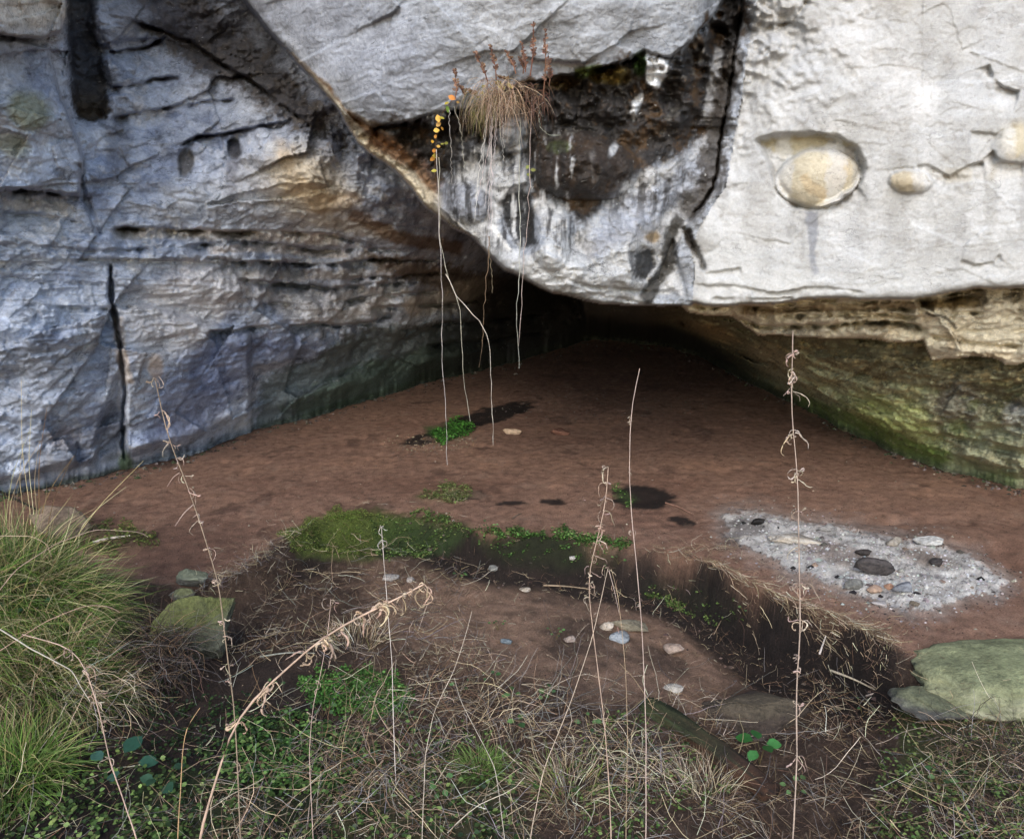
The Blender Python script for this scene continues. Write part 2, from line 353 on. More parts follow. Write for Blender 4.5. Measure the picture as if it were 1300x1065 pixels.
# tiers under the right block
ledge([(930,386),(975,393),(1060,395),(1120,390),(1165,392)], 0.34, 7)
ledge([(960,398),(1010,402),(1060,400),(1110,398),(1170,403)], 0.22, 6)
ledge([(925,388),(935,400),(965,412),(1000,414),(1060,413),(1100,408),(1160,412),(1180,420)], 0.34, 8)
ledge([(1150,380),(1185,396),(1200,412),(1225,448)], -0.10, 12)
ledge([(1200,398),(1250,396),(1300,394)], 0.12, 7); ledge([(1180,425),(1230,436),(1300,440)], 0.08, 6); ledge([(1160,379),(1190,373),(1240,368),(1300,362)], 0.30, 9); ledge([(870,383),(905,388),(975,388),(1060,381),(1160,380)], 0.28, 8)
ledge([(1160,382),(1220,377),(1300,370)], 0.18, 10)
ledge([(1215,448),(1260,450),(1275,458)], 0.08, 6)
ledge([(860,402),(900,430),(930,446),(985,462),(1010,480)], 0.5, 16)
ledge([(1150,545),(1170,565),(1230,590),(1300,600)], -0.06, 12)
# natural relief from noise in world space
P0 = at(PX, PY, YS)
x, y, z = P0[..., 0], P0[..., 1], P0[..., 2]
n_lo = fbm(x*0.9, y*0.9, z*1.3, 4); n_md = fbm(x*3.2+z*1.1, y*2.4, z*4.6-x*0.8, 5, 0.55, True); n_hi = fbm(x*13, y*11, z*16, 4, 0.6)
n_st = fbm(x*1.2+2*n_lo, y*1.0, z*11 + 0.9*x, 4, 0.6, True)
smooth_ = np.where(isC, 0.08, np.where(isB & (PY < 140), 0.14, np.where(isE, 0.35, 1.0)))
strata = np.where(isL, sst(260, 300, PY)*(1-sst(400, 520, PY)) + 0.25, np.where(isE, 0.4, np.where(isD, 0.5, 0.05)))
dark_rock = np.exp(-((PX-330-(PY-90)*0.9)/60)**2)*(PY < 260)*isL
YS += -0.10*n_lo*np.where(isC, .3, np.where(isE, 0.5, 1)) - np.where(isL, .020, .045)*n_md*smooth_ - 0.012*n_hi*(0.35+0.65*smooth_) - 0.03*n_st*strata - 0.22*dark_rock*fbm(x*4, y*4, z*5, 5, 0.65)
def terr(qv, s=.7):                  # stepped relief: chipped, bedded rock
    f_ = np.floor(qv); return f_ + sst(s, 1, qv-f_)
YS -= terr(fbm(x*1.5+.4*z, y*1.2, z*3.6-.5*x, 4, .5)*7)*np.where(isL, .026*(.25+.9*sst(-.2,.3,fbm(x*.8,y*.8,z*1.1+9,2))), np.where(isE, .035, np.where(isD, .05, np.where(isC, .0, .007))))
YS -= terr(fbm(x*4.2+z, y*3, z*7.5-1.5*x, 3, .5)*5)*np.where(isL, .007, np.where(isE, .012, np.where(isD, .02, np.where(isC, .0, .004))))
def facets(seed, n, box, ang, st, off, tilt):
    rg = np.random.default_rng(seed); c, s = math.cos(math.radians(ang)), math.sin(math.radians(ang))
    sl = near([(box[0], box[1]), (box[2], box[3])], 0); X = wfx[sl]; Y = wfy[sl]; u = X*c+Y*s; v = (-X*s+Y*c)*st
    sx = rg.uniform(box[0], box[2], n); sy = rg.uniform(box[1], box[3], n); su = sx*c+sy*s; sv = (-sx*s+sy*c)*st
    best = np.full(X.shape, 1e18); out = np.zeros(X.shape)
    for i in range(n):
        d = (u-su[i])**2+(v-sv[i])**2; m = d < best; t1, t2, o_ = rg.normal()*tilt, rg.normal()*tilt, rg.normal()*off
        pl_ = o_ + (u-su[i])*t1/60 + (v-sv[i])/st*t2/60
        best = np.where(m, d, best); out = np.where(m, pl_, out)
    r_ = np.zeros(PX.shape); r_[sl] = out; return r_
YS += np.where(isL, facets(1, 30, (-100, 330, 620, 640), -38, 2.2, .030, .085) + facets(2, 40, (-100, -60, 560, 330), -12, 2.2, .035, .075), 0)
YS += np.where(isL, facets(3, 220, (-100, 330, 620, 640), -40, 2.6, .006, .02) + facets(4, 240, (-100, -60, 560, 330), -15, 2.4, .010, .03), 0)
YS += np.where(isB & (PY < 160), facets(5, 24, (260, -60, 960, 200), -25, 1.6, .008, .03), 0) + np.where(isC, facets(6, 60, (850, -60, 1340, 400), -8, 1.8, .0015, .004), 0)
YS += np.where(isD, facets(7, 120, (760, 380, 1340, 640), 12, 2.0, .03, .06), 0)
flk = fbm(x*7, y*5, z*9, 3)
YS += np.where(isD, -0.03*fbm(x*9, y*7, z*12, 4, .65)-0.05*fbm(x*3+4, y*3, z*7, 4, .6, True), 0)
jag = np.abs((x*0.35+z*1.0+0.10*n_lo)*2.3 % 1-.5)
YS += 0.016*sst(0.0, 0.06, flk)*np.where(isC, .25, np.where(isB & (PY < 150), .25, np.where(isE, 0, 1)))
# meet the floor
YS = YS - .16*np.exp(-((BASE-PY-24)/11)**2)*np.clip(.6+1.3*perlin(PX*.03, PY*.01, 6.6), 0, 1.4)
k = sst(0, 34, BASE-PY)
YS = np.where(PY < BASE, YS*k + YB*(1-k), YB)
YS = np.where(PY < BASE, np.minimum(YS, yfloor(PY)*0.992), YS)
ROCK = at(PX, PY, YS)
def rp(px, py, off=0.0):             # point on the rock seen at (px, py), off metres in front of it
    i = int(np.argmin(abs(ax-px))); j = int(np.argmin(abs(ay-py)))
    return at(px, py, YS[j, i]-off)
# ------------------------------------------------------------------ rock colours (albedo, plus shade painted in at the back of the cave)
x, y, z = ROCK[..., 0], ROCK[..., 1], ROCK[..., 2]
C3 = np.zeros(PX.shape+(3,)); WET = np.zeros(PX.shape)
nA = fbm(x*1.6, y*1.6, z*2.2, 5, 0.6); nB = fbm(x*5, y*4, z*5+3, 5, 0.62); nC = fbm(x*19, y*15, z*19, 3, 0.6)
nS = fbm(x*7+z*4, y*3, z*9-x*3, 4, 0.6)
def mixc(c, m):
    global C3
    m = np.clip(m, 0, 1)[..., None]; C3 = C3*(1-m) + lin(c)*m
def fill(reg, c): C3[reg] = lin(c)
fill(isL, (174,183,200)); fill(isB, (152,156,162)); fill(isC, (168,167,164)); fill(isD, (176,176,142)); fill(isE, (214,204,180))
mixc((196,203,216), isL*sst(-.05,.35,nA)*0.8); mixc((128,140,166), isL*sst(0,.35,-nA+0.4*nS)*0.75); mixc((214,212,208), isL*sst(.12,.4,nB)*0.45)
mixc((88,92,102), isL*sst(.18,.42,-nB+0.3*nC)*0.7)
mixc((168,173,182), isB*sst(-.1,.3,nA)*0.5); mixc((120,124,132), isB*sst(.15,.45,-nB)*0.5)
mixc((180,181,182), isC*sst(-.05,.35,nA)*0.6); mixc((140,140,139), isC*sst(.1,.4,nB)*0.5); mixc((160,156,148), isC*sst(.2,.5,-nA+0.5*nB)*0.5)
mixc((150,146,140), isC*sst(.25,.45,nC+0.5*nB)*0.5)
mixc((160,138,104), isE*sst(0,.35,nB)*0.6); mixc((212,206,192), isE*sst(.05,.4,nA)*0.5)
def ell(cx, cy, rx, ry, ang=0, soft=0.35, nz=0.35):
    X = wfx-cx; Y = wfy-cy; c, s = math.cos(math.radians(ang)), math.sin(math.radians(ang))
    r = np.hypot((X*c+Y*s)/rx, (-X*s+Y*c)/ry) + nz*nB + nz*0.5*nC
    return 1-sst(1-soft, 1+soft, r)
def pol(pts, soft=4, nz=8):
    m = np.zeros(PX.shape); sl = near(pts, 20+soft+nz)
    sd = poly_sd(wfx[sl], wfy[sl], pts) + nz*nB[sl] + nz*0.6*nC[sl]
    m[sl] = sst(-soft, soft, sd); return m
def lnm(pts, w, nz=0.6, fade=0.05):
    m = np.zeros(PX.shape); sl = near(pts, w*3+5); d, s, fr = pl_dist(wfx[sl], wfy[sl], pts)
    m[sl] = (1-sst(0.6, 1.3, d/w + nz*nB[sl]+nz*0.5*nC[sl]))*sst(0, fade, fr)*sst(0, fade, 1-fr); return m
BLK = (38,36,34); BRN = (92,66,42)
# left side
mixc((222,212,196), ell(35,12,60,26,0)*0.8); mixc((196,190,180), ell(35,45,50,14,0)*0.5)
mixc((146,150,128), ell(38,142,30,24,15)*0.85); mixc((146,148,120), ell(18,185,22,14,15)*0.6)
m = pol([(84,-60),(86,60),(92,130),(100,152),(125,155),(140,140),(138,100),(126,50),(112,-60)], 4, 8); mixc((34,34,38), m*0.9); mixc((84,84,90), m*sst(.1,.35,nB+.5*nC)*.5); mixc((60,50,34), m*sst(90,140,PY)*0.8); WET += 0.4*m
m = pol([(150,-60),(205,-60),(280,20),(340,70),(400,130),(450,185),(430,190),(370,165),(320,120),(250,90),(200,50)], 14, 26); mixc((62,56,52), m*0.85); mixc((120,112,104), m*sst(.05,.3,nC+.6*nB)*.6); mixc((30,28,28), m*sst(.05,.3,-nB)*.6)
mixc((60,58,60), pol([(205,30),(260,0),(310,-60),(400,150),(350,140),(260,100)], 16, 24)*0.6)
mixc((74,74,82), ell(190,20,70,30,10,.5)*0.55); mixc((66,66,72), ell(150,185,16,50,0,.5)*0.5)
mixc((78,72,62), ell(236,207,11,19,8,.2,.2)*0.8)
mixc((28,28,36), ell(297,190,9,15,-15,.25,.2)*0.95); mixc((52,58,86), pol([(288,205),(303,205),(301,262),(288,262)], 5, 7)*0.75)
mixc((172,178,188), ell(250,258,46,26,0,.5)*0.6); mixc((170,172,178), ell(340,245,70,42,10,.5)*0.65)
mixc((200,186,158), ell(392,235,56,40,30,.5)*0.7); mixc((182,162,132), ell(362,200,10,24,-30,.6,.7)*.55); mixc((186,162,126), ell(392,246,30,13,25,.6,.7)*.6)
mixc((186,162,128), ell(425,258,30,14,-10)*0.5)
mixc((206,200,192), lnm([(0,258),(50,262),(96,270)],7)*0.5)
mixc((214,210,206), lnm([(140,297),(250,296),(330,300),(440,304)],7)*0.75); mixc((206,200,196), lnm([(260,318),(320,314),(400,322),(450,322)],5)*0.7)
mixc((204,200,198), pol([(146,394),(236,330),(300,340),(330,360),(300,390),(262,415),(262,440),(210,455),(180,470),(160,440)], 14, 16)*0.62)
mixc((206,186,160), lnm([(148,400),(155,450),(162,490)],7)*0.5); mixc((206,178,148), ell(198,466,10,16,0)*0.6)
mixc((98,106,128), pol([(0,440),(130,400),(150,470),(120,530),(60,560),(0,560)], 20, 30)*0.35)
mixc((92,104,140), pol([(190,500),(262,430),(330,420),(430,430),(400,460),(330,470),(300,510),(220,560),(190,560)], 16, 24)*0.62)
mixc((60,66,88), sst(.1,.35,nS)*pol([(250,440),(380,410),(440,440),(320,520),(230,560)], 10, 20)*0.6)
mixc((118,120,136), ell(240,530,50,24,-20)*0.5)
mixc((74,66,60), pol([(30,590),(100,560),(140,500),(158,540),(160,600),(60,625)], 14, 20)*0.5)
mixc((126,108,94), ell(80,555,22,14,-10)*0.5)
mixc((50,58,34), lnm([(0,634),(60,622),(150,600),(170,596)],8)*0.6); mixc((54,74,38), ell(160,588,9,16)*0.9)
mixc((84,92,90), pol([(322,545),(330,480),(400,455),(440,425),(520,410),(640,400),(760,400),(760,440),(640,465),(530,492),(420,527)], 8, 18)*0.85)
mixc((62,84,58), pol([(360,520),(440,470),(540,440),(640,430),(640,466),(500,500),(420,527)], 8, 20)*0.55); mixc((46,70,44), lnm([(322,548),(420,522),(530,486),(640,460)],7)*0.6)
mixc((166,158,146), lnm([(300,345),(380,350),(470,345)],6)*0.5); mixc((196,190,182), pol([(300,365),(440,366),(520,365),(480,400),(430,410),(370,408)], 8, 14)*0.45)
mixc((120,104,86), pol([(470,322),(640,350),(760,390),(760,405),(620,405),(560,372),(480,345)], 6, 14)*0.85); mixc((50,44,38), pol([(560,340),(760,380),(780,440),(640,440),(600,380)], 10, 14)*0.7)
mixc((206,196,180), pol([(505,385),(540,372),(610,350),(630,360),(590,395),(520,400)], 5, 10)*0.55)
mixc((182,170,148), ell(455,290,60,10,10)*0.5); mixc((112,86,58), lnm([(440,270),(500,300),(590,318)],9)*0.8)
# boulder
mixc((150,156,170), isB*pol([(330,20),(480,155),(600,110),(520,30),(420,-60),(310,-60)], 30, 30)*0.55)
mixc((170,172,175), isB*pol([(600,90),(800,60),(890,10),(900,-200),(560,-200)], 20, 30)*0.5)
m = isB*pol([(300,0),(330,38),(390,86),(440,135),(480,163),(500,170),(560,245),(640,345),(600,320),(540,270),(455,190),(400,120)], 3, 7)
mixc((176,164,140), m*0.85); mixc((104,74,46), m*lnm([(330,22),(400,92),(470,165),(520,200)],5)*0.9); mixc((226,212,184), isB*pol([(438,160),(470,178),(530,240),(535,262),(505,262),(460,215)], 4, 6)*0.9)
mixc((124,84,50), isB*lnm([(470,168),(520,200),(560,240)],12)*0.8)
dk = isB*pol([(480,160),(520,157),(560,143),(610,134),(650,112),(700,96),(760,87),(818,66),(850,72),(880,52),(915,15),(925,-60),(950,-60),(948,0),(930,60),(915,150),(880,175),(860,205),(800,225),(770,260),(742,290),(726,285),(715,255),(690,262),(676,250),(668,205),(650,240),(632,215),(600,180),(585,200),(560,240),(540,215)], 9, 30)
mixc((42,37,33), dk*0.97); WET += 0.6*dk
mixc((84,62,36), dk*sst(.05,.32,nB+0.3*nC)*0.7); mixc((22,21,20), dk*sst(.05,.3,-nB)*0.8); mixc((116,112,104), dk*sst(.2,.4,nS)*0.5)
mixc((52,42,34), ell(740,212,66,40,8,.2,.2)*0.8); mixc((120,104,52), ell(775,97,24,11)*0.9); mixc((66,78,26), lnm([(728,94),(745,92),(766,90)],8)*0.95); mixc((112,96,60), ell(712,104,22,9)*0.7)
mixc((70,84,36), ell(710,186,16,8)*0.6); mixc((48,74,26), ell(813,82,8,14)*0.9)
for p in ([(818,72),(832,74),(852,74),(846,96),(834,116),(822,104)], [(808,122),(815,119),(812,134),(805,152),(801,140)]): mixc((226,228,230), pol(p, 2, 5)*0.95)
mixc((190,192,194), ell(778,190,4,9,25,.5,.7)*0.7)
mixc((160,160,160), pol([(628,160),(650,150),(668,152),(668,185),(660,205),(636,190)], 4, 12)*0.8)
mixc((182,182,181), pol([(586,195),(600,185),(615,180),(630,190),(650,205),(655,235),(640,258),(632,285),(650,320),(670,325),(690,310),(685,262),(676,256),(700,252),(716,262),(722,300),(740,290),(770,262),(800,228),(870,200),(905,170),(905,240),(874,284),(858,318),(862,372),(800,389),(700,374),(640,343),(600,303),(560,265),(560,245),(575,225)], 5, 14)*0.9*isB)
mixc((132,136,146), ell(588,256,36,26,20,.3)*0.8); mixc((148,155,170), isB*pol([(740,300),(770,268),(830,240),(900,180),(905,235),(850,270),(800,300),(760,330)], 10, 20)*0.6)
mixc((118,116,116), isB*lnm([(740,325),(790,300),(850,290)],10)*0.4)
for p in ([(634,262),(648,246),(664,240),(676,250),(680,290),(684,308),(662,318),(646,300)], [(803,322),(818,314),(832,318),(830,338),(820,354),(806,352)], [(606,190),(620,198),(618,208),(606,206)]):
    m = pol(p, 3, 8); mixc((34,34,34), m*0.95); WET += 0.4*m
mixc((216,214,210), lnm([(622,285),(634,300),(646,318)],3)*0.9)
m = lnm([(866,272),(852,300),(846,340),(820,375),(812,382)], 9, .8); mixc((44,40,32), m*0.9*isB); mixc((120,96,52), ell(830,300,10,8)*0.8)
m = lnm([(872,288),(882,315),(894,345)], 6, .8); mixc((54,44,30), m*0.9)
m = lnm([(934,-40),(926,50),(905,95),(898,150)], 16, 1.2); mixc((34,33,33), m*isB*0.9)
mixc((150,150,150), isB*lnm([(915,60),(900,140),(912,175)], 7, 1)*0.7)
mixc((40,36,34), lnm([(946,0),(934,60),(925,130),(914,180),(905,240),(874,284)], 2.2, .3)*0.9)
stk = fbm(x*16, y*4, z*1.6+2, 4, .6)
mixc((40,37,35), isB*sst(.0,.26,stk)*sst(150,200,PY)*(1-sst(300,345,PY))*sst(545,580,PX)*(1-sst(720,760,PX))*.85); mixc((206,206,206), isB*sst(.12,.34,-stk)*sst(150,200,PY)*(1-sst(330,370,PY))*sst(570,600,PX)*(1-sst(720,760,PX))*.7)
mixc((50,46,42), isB*sst(-.05,.25,stk+.5*nB)*sst(190,220,PY)*(1-sst(245,310,PY))*sst(720,770,PX)*.8); mixc((60,54,48), isB*lnm([(940,60),(918,130),(905,190),(896,245),(868,280)],15,1.4)*.85)
# right block marks
mixc((188,177,152), ell(1038,226,52,34,-6,.15,.2)*0.9); mixc((182,162,130), ell(1068,216,14,24,10,.5)*0.6); mixc((184,162,126), lnm([(1020,220),(1028,234),(1050,248)],8)*0.6)
mixc((158,146,112), pol([(966,180),(1010,172),(1060,172),(1086,186),(1060,184),(1020,190),(990,200),(980,190)], 4, 6)*0.8)
mixc((170,156,128), ell(1156,233,25,15,3,.2,.2)*0.85); mixc((182,170,142), ell(1290,178,22,24,0,.3)*0.8); mixc((180,166,136), ell(1285,196,8,6)*0.8)
mixc((120,122,128), pol([(1019,268),(1037,268),(1036,300),(1032,318),(1042,345),(1034,352),(1028,320)], 2.5, 5)*0.8)
mixc((176,168,152), lnm([(1170,225),(1210,222),(1300,216)],9)*0.5)
for xx in (990,1110,1180,1240,1278,1165,1060,930,905): 
    mixc((192,192,191), isC*lnm([(xx, 40+(xx*37)%150),(xx+4,220),(xx-3,330+(xx*13)%40)], 9+(xx%7), 1.3, .25)*0.55)
mixc((190,190,188), isC*pol([(880,320),(940,300),(1010,350),(1200,330),(1300,320),(1300,358),(1100,372),(900,380),(872,340)], 16, 30)*0.6)
mixc((208,207,206), isC*lnm([(1050,20),(1120,90),(1180,140)], 40, 1.5)*0.35)
mixc((146,134,112), isE*lnm([(1160,386),(1240,380),(1300,372)],9)*0.7); mixc((122,98,60), isE*lnm([(930,393),(1010,396),(1120,388),(1235,385)],5)*0.75)
mixc((120,100,60), isE*ell(1215,385,30,9,0)*0.8); mixc((60,54,46), isE*lnm([(1175,398),(1200,404),(1215,420)],2.2)*0.8)
mixc((120,106,72), isD*sst(0,.25,nB)*0.8); mixc((190,182,140), isD*sst(.12,.3,nC+.5*nB)*0.6); mixc((78,68,46), isD*(1-sst(455,500,PY+0.25*(1100-PX)*(PX>1000)))*0.75); mixc((178,158,112), isD*sst(.1,.35,nS+0.5*nC)*0.6*(PY > 430))
mixc((176,160,128), isD*ell(985,462,40,16,30,.4)*0.75); mixc((150,124,84), isD*ell(900,420,40,10,20,.5)*0.7)
mixc((158,166,100), isD*ell(1130,535,60,26,25,.5)*0.8); mixc((190,194,136), isD*ell(1150,525,34,16,10,.4,.6)*0.7); mixc((146,152,104), isD*ell(1180,570,34,16,30,.5)*0.7)
mixc((100,126,54), isD*lnm([(1000,505),(1060,530),(1130,560),(1200,585),(1300,612)],12)*0.75); mixc((90,86,92), isD*ell(1215,520,34,34,0,.5)*0.6); mixc((150,152,156), isD*ell(1290,530,16,20)*0.6)
mixc((58,50,36), isD*sst(.08,.3,fbm(x*11,y*9,z*16,4,.65))*.6); mixc((196,192,150), isD*sst(.15,.35,fbm(x*13+7,y*9,z*12,4,.65))*.5*(PY > 455)); mixc((112,132,62), isD*sst(.0,.3,fbm(x*3,y*3,z*5+8,4,.6))*sst(470,530,PY)*.5)
mixc((150,152,128), isD*pol([(1190,600),(1240,540),(1300,540),(1400,620)], 10, 14)*0.6); mixc((54,60,32), isD*lnm([(900,455),(950,482),(1010,510)],8)*0.8)
mixc((52,46,36), (isD | isL)*(1-sst(15, 60, np.abs(PX-800)))*(PY > 380)*(PY < 450)*0.7)  # inner end of the cave darkened: its shade is put into the rock colour
mixc((26,23,21), (isD | isL)*sst(9.6, 12.6, YS)*.9); mixc((40,34,28), isD*sst(860, 800, PX)*0 + isD*(1-sst(800,930,PX))*.8)  # deepest rock and inner right wall blackened by distance, painted cave gloom
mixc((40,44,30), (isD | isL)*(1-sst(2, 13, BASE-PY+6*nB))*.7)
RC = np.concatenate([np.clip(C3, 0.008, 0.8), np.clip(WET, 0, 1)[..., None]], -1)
# one mesh per rock mass
nr, nc = PX.shape
reg = np.zeros(PX.shape, int); reg[isB] = 1; reg[isC] = 2; reg[isD | isE] = 3
reg[(reg == 0) & (PX > 470) & (PY > 322) & (YS > 8.6)] = 4
fr_ = reg[:-1, :-1]
names = {0: ('cliff', 'blue grey bedded rock wall with a vertical joint on the left of the cave'), 1: ('overhanging_rock', 'huge leaning grey block with black wet streaks above the cave mouth'),
         2: ('cliff', 'smooth whitish cliff face with a round tan nodule on the right'), 3: ('cave_wall', 'tiered tan ledges over green stained wall on the right of the cave'), 4: ('cave_wall', 'dark bedded rock at the back of the cave')}
idx = np.arange(nr*nc).reshape(nr, nc)
quad = np.stack([idx[1:, :-1], idx[1:, 1:], idx[:-1, 1:], idx[:-1, :-1]], -1)
Vr = ROCK.reshape(-1, 3); Cr = RC.reshape(-1, 4)
for r in range(5):
    fq = quad[fr_ == r].reshape(-1, 4)
    u, inv = np.unique(fq, return_inverse=True)
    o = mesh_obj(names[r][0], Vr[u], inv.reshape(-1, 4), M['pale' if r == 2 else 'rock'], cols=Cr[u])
    tag(o, names[r][1], 'rock', kind='structure')
# the cliff has mass: a top running back from its upper edge, closing off the sky behind
top = ROCK[0]; topb = top + np.array([0, 25, 1.0]); n = len(top)
Vt = np.concatenate([top, topb]); Ft = np.array([[i, i+1, n+i+1, n+i] for i in range(n-1)])
o = mesh_obj('hill', Vt, Ft, M['rock'], cols=np.tile([.1, .12, .05, 0], (2*n, 1))); tag(o, 'top of the cliff running back above the face', 'hill', kind='structure')
# ------------------------------------------------------------------ the ground
def flat(px, py, z=0.0):
    r = rays(px, py); t = (z - H)/r[..., 2]; return CAM + r*t[..., None]
edge_px = np.array([(-700,640),(-200,660),(0,672),(90,700),(165,745),(235,752),(300,725),(350,690),(400,664),(480,652),(560,664),(640,684),(700,686),(765,694),(850,702),(905,716),(960,746),(1050,782),(1110,806),(1150,830),(1220,845),(1300,835),(1700,850),(2400,860)], float)
EDGE = flat(edge_px[:, 0], edge_px[:, 1])[:, :2]
EDGE_ = np.vstack([[-40, EDGE[0, 1]], EDGE, [40, EDGE[-1, 1]]])
def kpos(px, py): return flat(float(px), float(py))[:2]
MB = [(*kpos(0, 830), 0.62, 0.55, 0.50), (*kpos(-180, 900), .6, .6, .35)]
BUMPS = [(*kpos(430,680),.24,.09,.07), (*kpos(520,676),.22,.08,.05), (*kpos(690,690),.32,.07,.05), (*kpos(572,626),.22,.10,.06),
         (*kpos(1130,700),.8,.3,.03), (*kpos(120,685),.4,.12,.05)]
DIPS = [(*kpos(600,535),.5,.16,.03), (*kpos(815,632),.2,.12,.05), (*kpos(1285,705),.16,.22,.12), (*kpos(1240,690),.3,.07,.05), (*kpos(698,636),.12,.05,.03), (*kpos(650,639),.12,.04,.03), (*kpos(1120,660),.6,.08,.04), (*kpos(865,663),.12,.06,.03)]
ASHP = [(918,652),(960,648),(1010,662),(1060,666),(1120,680),(1180,688),(1230,704),(1278,738),(1262,752),(1210,764),(1170,776),(1130,768),(1085,756),(1060,745),(1010,724),(960,700),(925,684)]
def terrain(X, Y, detail=True):
    d, s, f = pl_dist(X, Y, EDGE_)
    d = d*s                                  # line runs left to right with y up: negative = near side
    d = -d + 0.05*perlin(X*2.5, Y*2.5, 1.1) + 0.02*perlin(X*9, Y*9, 2.1)
    px = CX + F*X/np.maximum(Y*math.cos(PITCH)+2.1*math.sin(PITCH), .3)
    drop = np.interp(px, [-300,150,330,450,760,860,960,1080,1160,1250], [.10,.12,.14,.22,.26,.32,.40,.34,.16,.12])
    wd = np.interp(px, [150,330,420,760,860,1080,1160], [.45,.35,.13,.09,.06,.07,.3])
    z = -drop*sst(-0.01, 1.0, d/wd)
    ditch = np.interp(px, [700,800,930,1080,1150], [0,.02,.06,.05,0])
    z = z - ditch*np.exp(-((d-.24)/.14)**2)
    z = z + (0.20+0.10*(px > 2000))*0.55*sst(0.5, 1.7, d)*np.interp(px, [300,500,900,1300], [0.2,0.5,0.55,.7])
    for (cx, cy, sx, sy, h) in MB+BUMPS: z = z + h*np.exp(-((X-cx)/sx)**2-((Y-cy)/sy)**2)
    for (cx, cy, sx, sy, h) in DIPS: z = z - h*np.exp(-((X-cx)/sx)**2-((Y-cy)/sy)**2)
    far = sst(.0, .25, d)
    if detail: z = z - .012*sst(.10,.3,fbm(X*3.5,Y*3.5,3.9,3))*(d < 0) + .012*fbm(X*7,Y*7,1.9,4,.6)*(d < 0) + (.03*fbm(X*6, Y*6, 8.8, 4, .65))*np.exp(-((d-.1)/.14)**2)
    z = z + (0.012+0.035*far)*fbm(X*1.7, Y*1.7, 0.5, 3)
    if detail: z = z + (0.004+0.010*far)*fbm(X*14, Y*14, 0.9, 4, .6)
    if detail:
        ax_ = poly_sd(CX + F*X/np.maximum(Y*math.cos(PITCH)+2.1*math.sin(PITCH), .3), CY + F*((H*math.cos(PITCH))-Y*math.sin(PITCH))/np.maximum(Y*math.cos(PITCH)+H*math.sin(PITCH), .3), ASHP)
        z = z + sst(-6, 10, ax_)*(.018+.05*fbm(X*9, Y*9, 6.6, 5, .65))
    return z
Yr = np.concatenate([[-45,-25,-12,-6,-2,0,.6,1.0], np.geomspace(1.35, 17.5, 560), [19, 24]])
tc = np.concatenate([[-18,-6,-2.5,-1.3,-1.0,-.9], np.linspace(-.84,.84,760), [.9,1.0,1.3,2.5,6,18]])
TY, TT = np.meshgrid(Yr, tc, indexing='ij'); TX = TT*np.clip(TY, 1.35, None)
TX = np.where(np.abs(TT) > 5, TT*2, TX)
dE, sE, _ = pl_dist(TX, TY, EDGE_); DE = -dE*sE
TZ = terrain(TX, TY)
G = np.stack([TX, TY, TZ], -1); gpx, gpy = topix(G); gok = TY > 1.3
gq = 1/60.
gwx = gpx + 7*fbm(TX*3, TY*3, 3.3, 4); gwy = gpy + 4*fbm(TX*3, TY*3, 8.3, 4)
gA = fbm(TX*1.3, TY*1.3, 5, 5, .6); gB = fbm(TX*6, TY*6, 2, 5, .65); gC = fbm(TX*32, TY*32, 2, 3, .7)
C3 = np.zeros(G.shape); GW = np.zeros(TX.shape); C3[:] = lin((166,128,106))
mixc((188,144,116), sst(0,.35,gA)*.6); mixc((142,104,84), sst(.0,.35,-gA+.3*gB)*.6); mixc((184,148,126), sst(.15,.4,gB)*.3); mixc((82,60,52), sst(.22,.45,-gC+.2*gB)*.5)
mixc((190,170,150), sst(.45,.6,gC)*.5)
def gell(cx, cy, rx, ry, ang=0, soft=.35, nz=.4):
    X = gwx-cx; Y = gwy-cy; c, s = math.cos(math.radians(ang)), math.sin(math.radians(ang))
    return (1-sst(1-soft, 1+soft, np.hypot((X*c+Y*s)/rx, (-X*s+Y*c)/ry)+nz*gB))*gok
def gpol(pts, soft=4, nz=8):
    sd = poly_sd(gwx, gwy, pts); return sst(-soft, soft, sd+nz*gB+nz*.5*gC)*gok
DK = (30,23,20)
mixc((96,66,56), gell(800,470,170,34,0,.5)*.6)
for a in ((622,527,58,10,-14),(560,552,50,9,-14),(815,632,40,16,4),(866,662,18,6,8),(588,628,28,6,0),(700,637,18,4,0),(650,639,20,4,0)):
    m = gell(*a, .18, .6) if len(a) == 5 else gell(*a); mixc(DK, m*.95); GW += m*.3
mixc((150,140,128), gell(560,565,60,8,-12,.5)*sst(.1,.3,gC)*.9); mixc((170,160,150), gell(760,515,110,16,5,.6)*sst(.25,.45,gC)*.6)
mixc((84,62,50), gell(560,590,260,50,0,.6)*sst(0,.3,gB)*.3)
near_ = sst(-.06, .05, DE+.04*gB)
nearc = gok*near_
mixc((84,66,53), nearc*.95); mixc((172,138,114), nearc*gpol([(470,720),(640,730),(760,742),(860,790),(960,850),(900,900),(760,880),(600,850),(470,790)], 30, 40)*.85)
mixc((112,90,74), nearc*sst(0,.3,gB)*.45); mixc((42,34,30), nearc*sst(.05,.35,-gA)*.6); mixc((30,24,22), nearc*gell(950,790,140,34,24,.4)*.8)  # last mix darkens the ditch, shade put into the soil colour
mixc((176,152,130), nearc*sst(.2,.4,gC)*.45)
mixc((36,28,24), sst(-.02,.03,DE)*(1-sst(.22,.42,DE))*sst(330,400,gpx)*(1-sst(1120,1170,gpx))*gok*.92)  # shade of the scarp face and its foot painted into the soil
mixc((112,80,66), gell(240,700,80,34,-10,.5)*.6)
mixc((34,28,26), gpol([(130,800),(330,830),(420,880),(420,1070),(0,1070),(0,760)], 20, 30)*.7)
mixc((52,60,34), gpol([(60,668),(180,672),(200,690),(120,704),(60,700)], 8, 10)*.6)
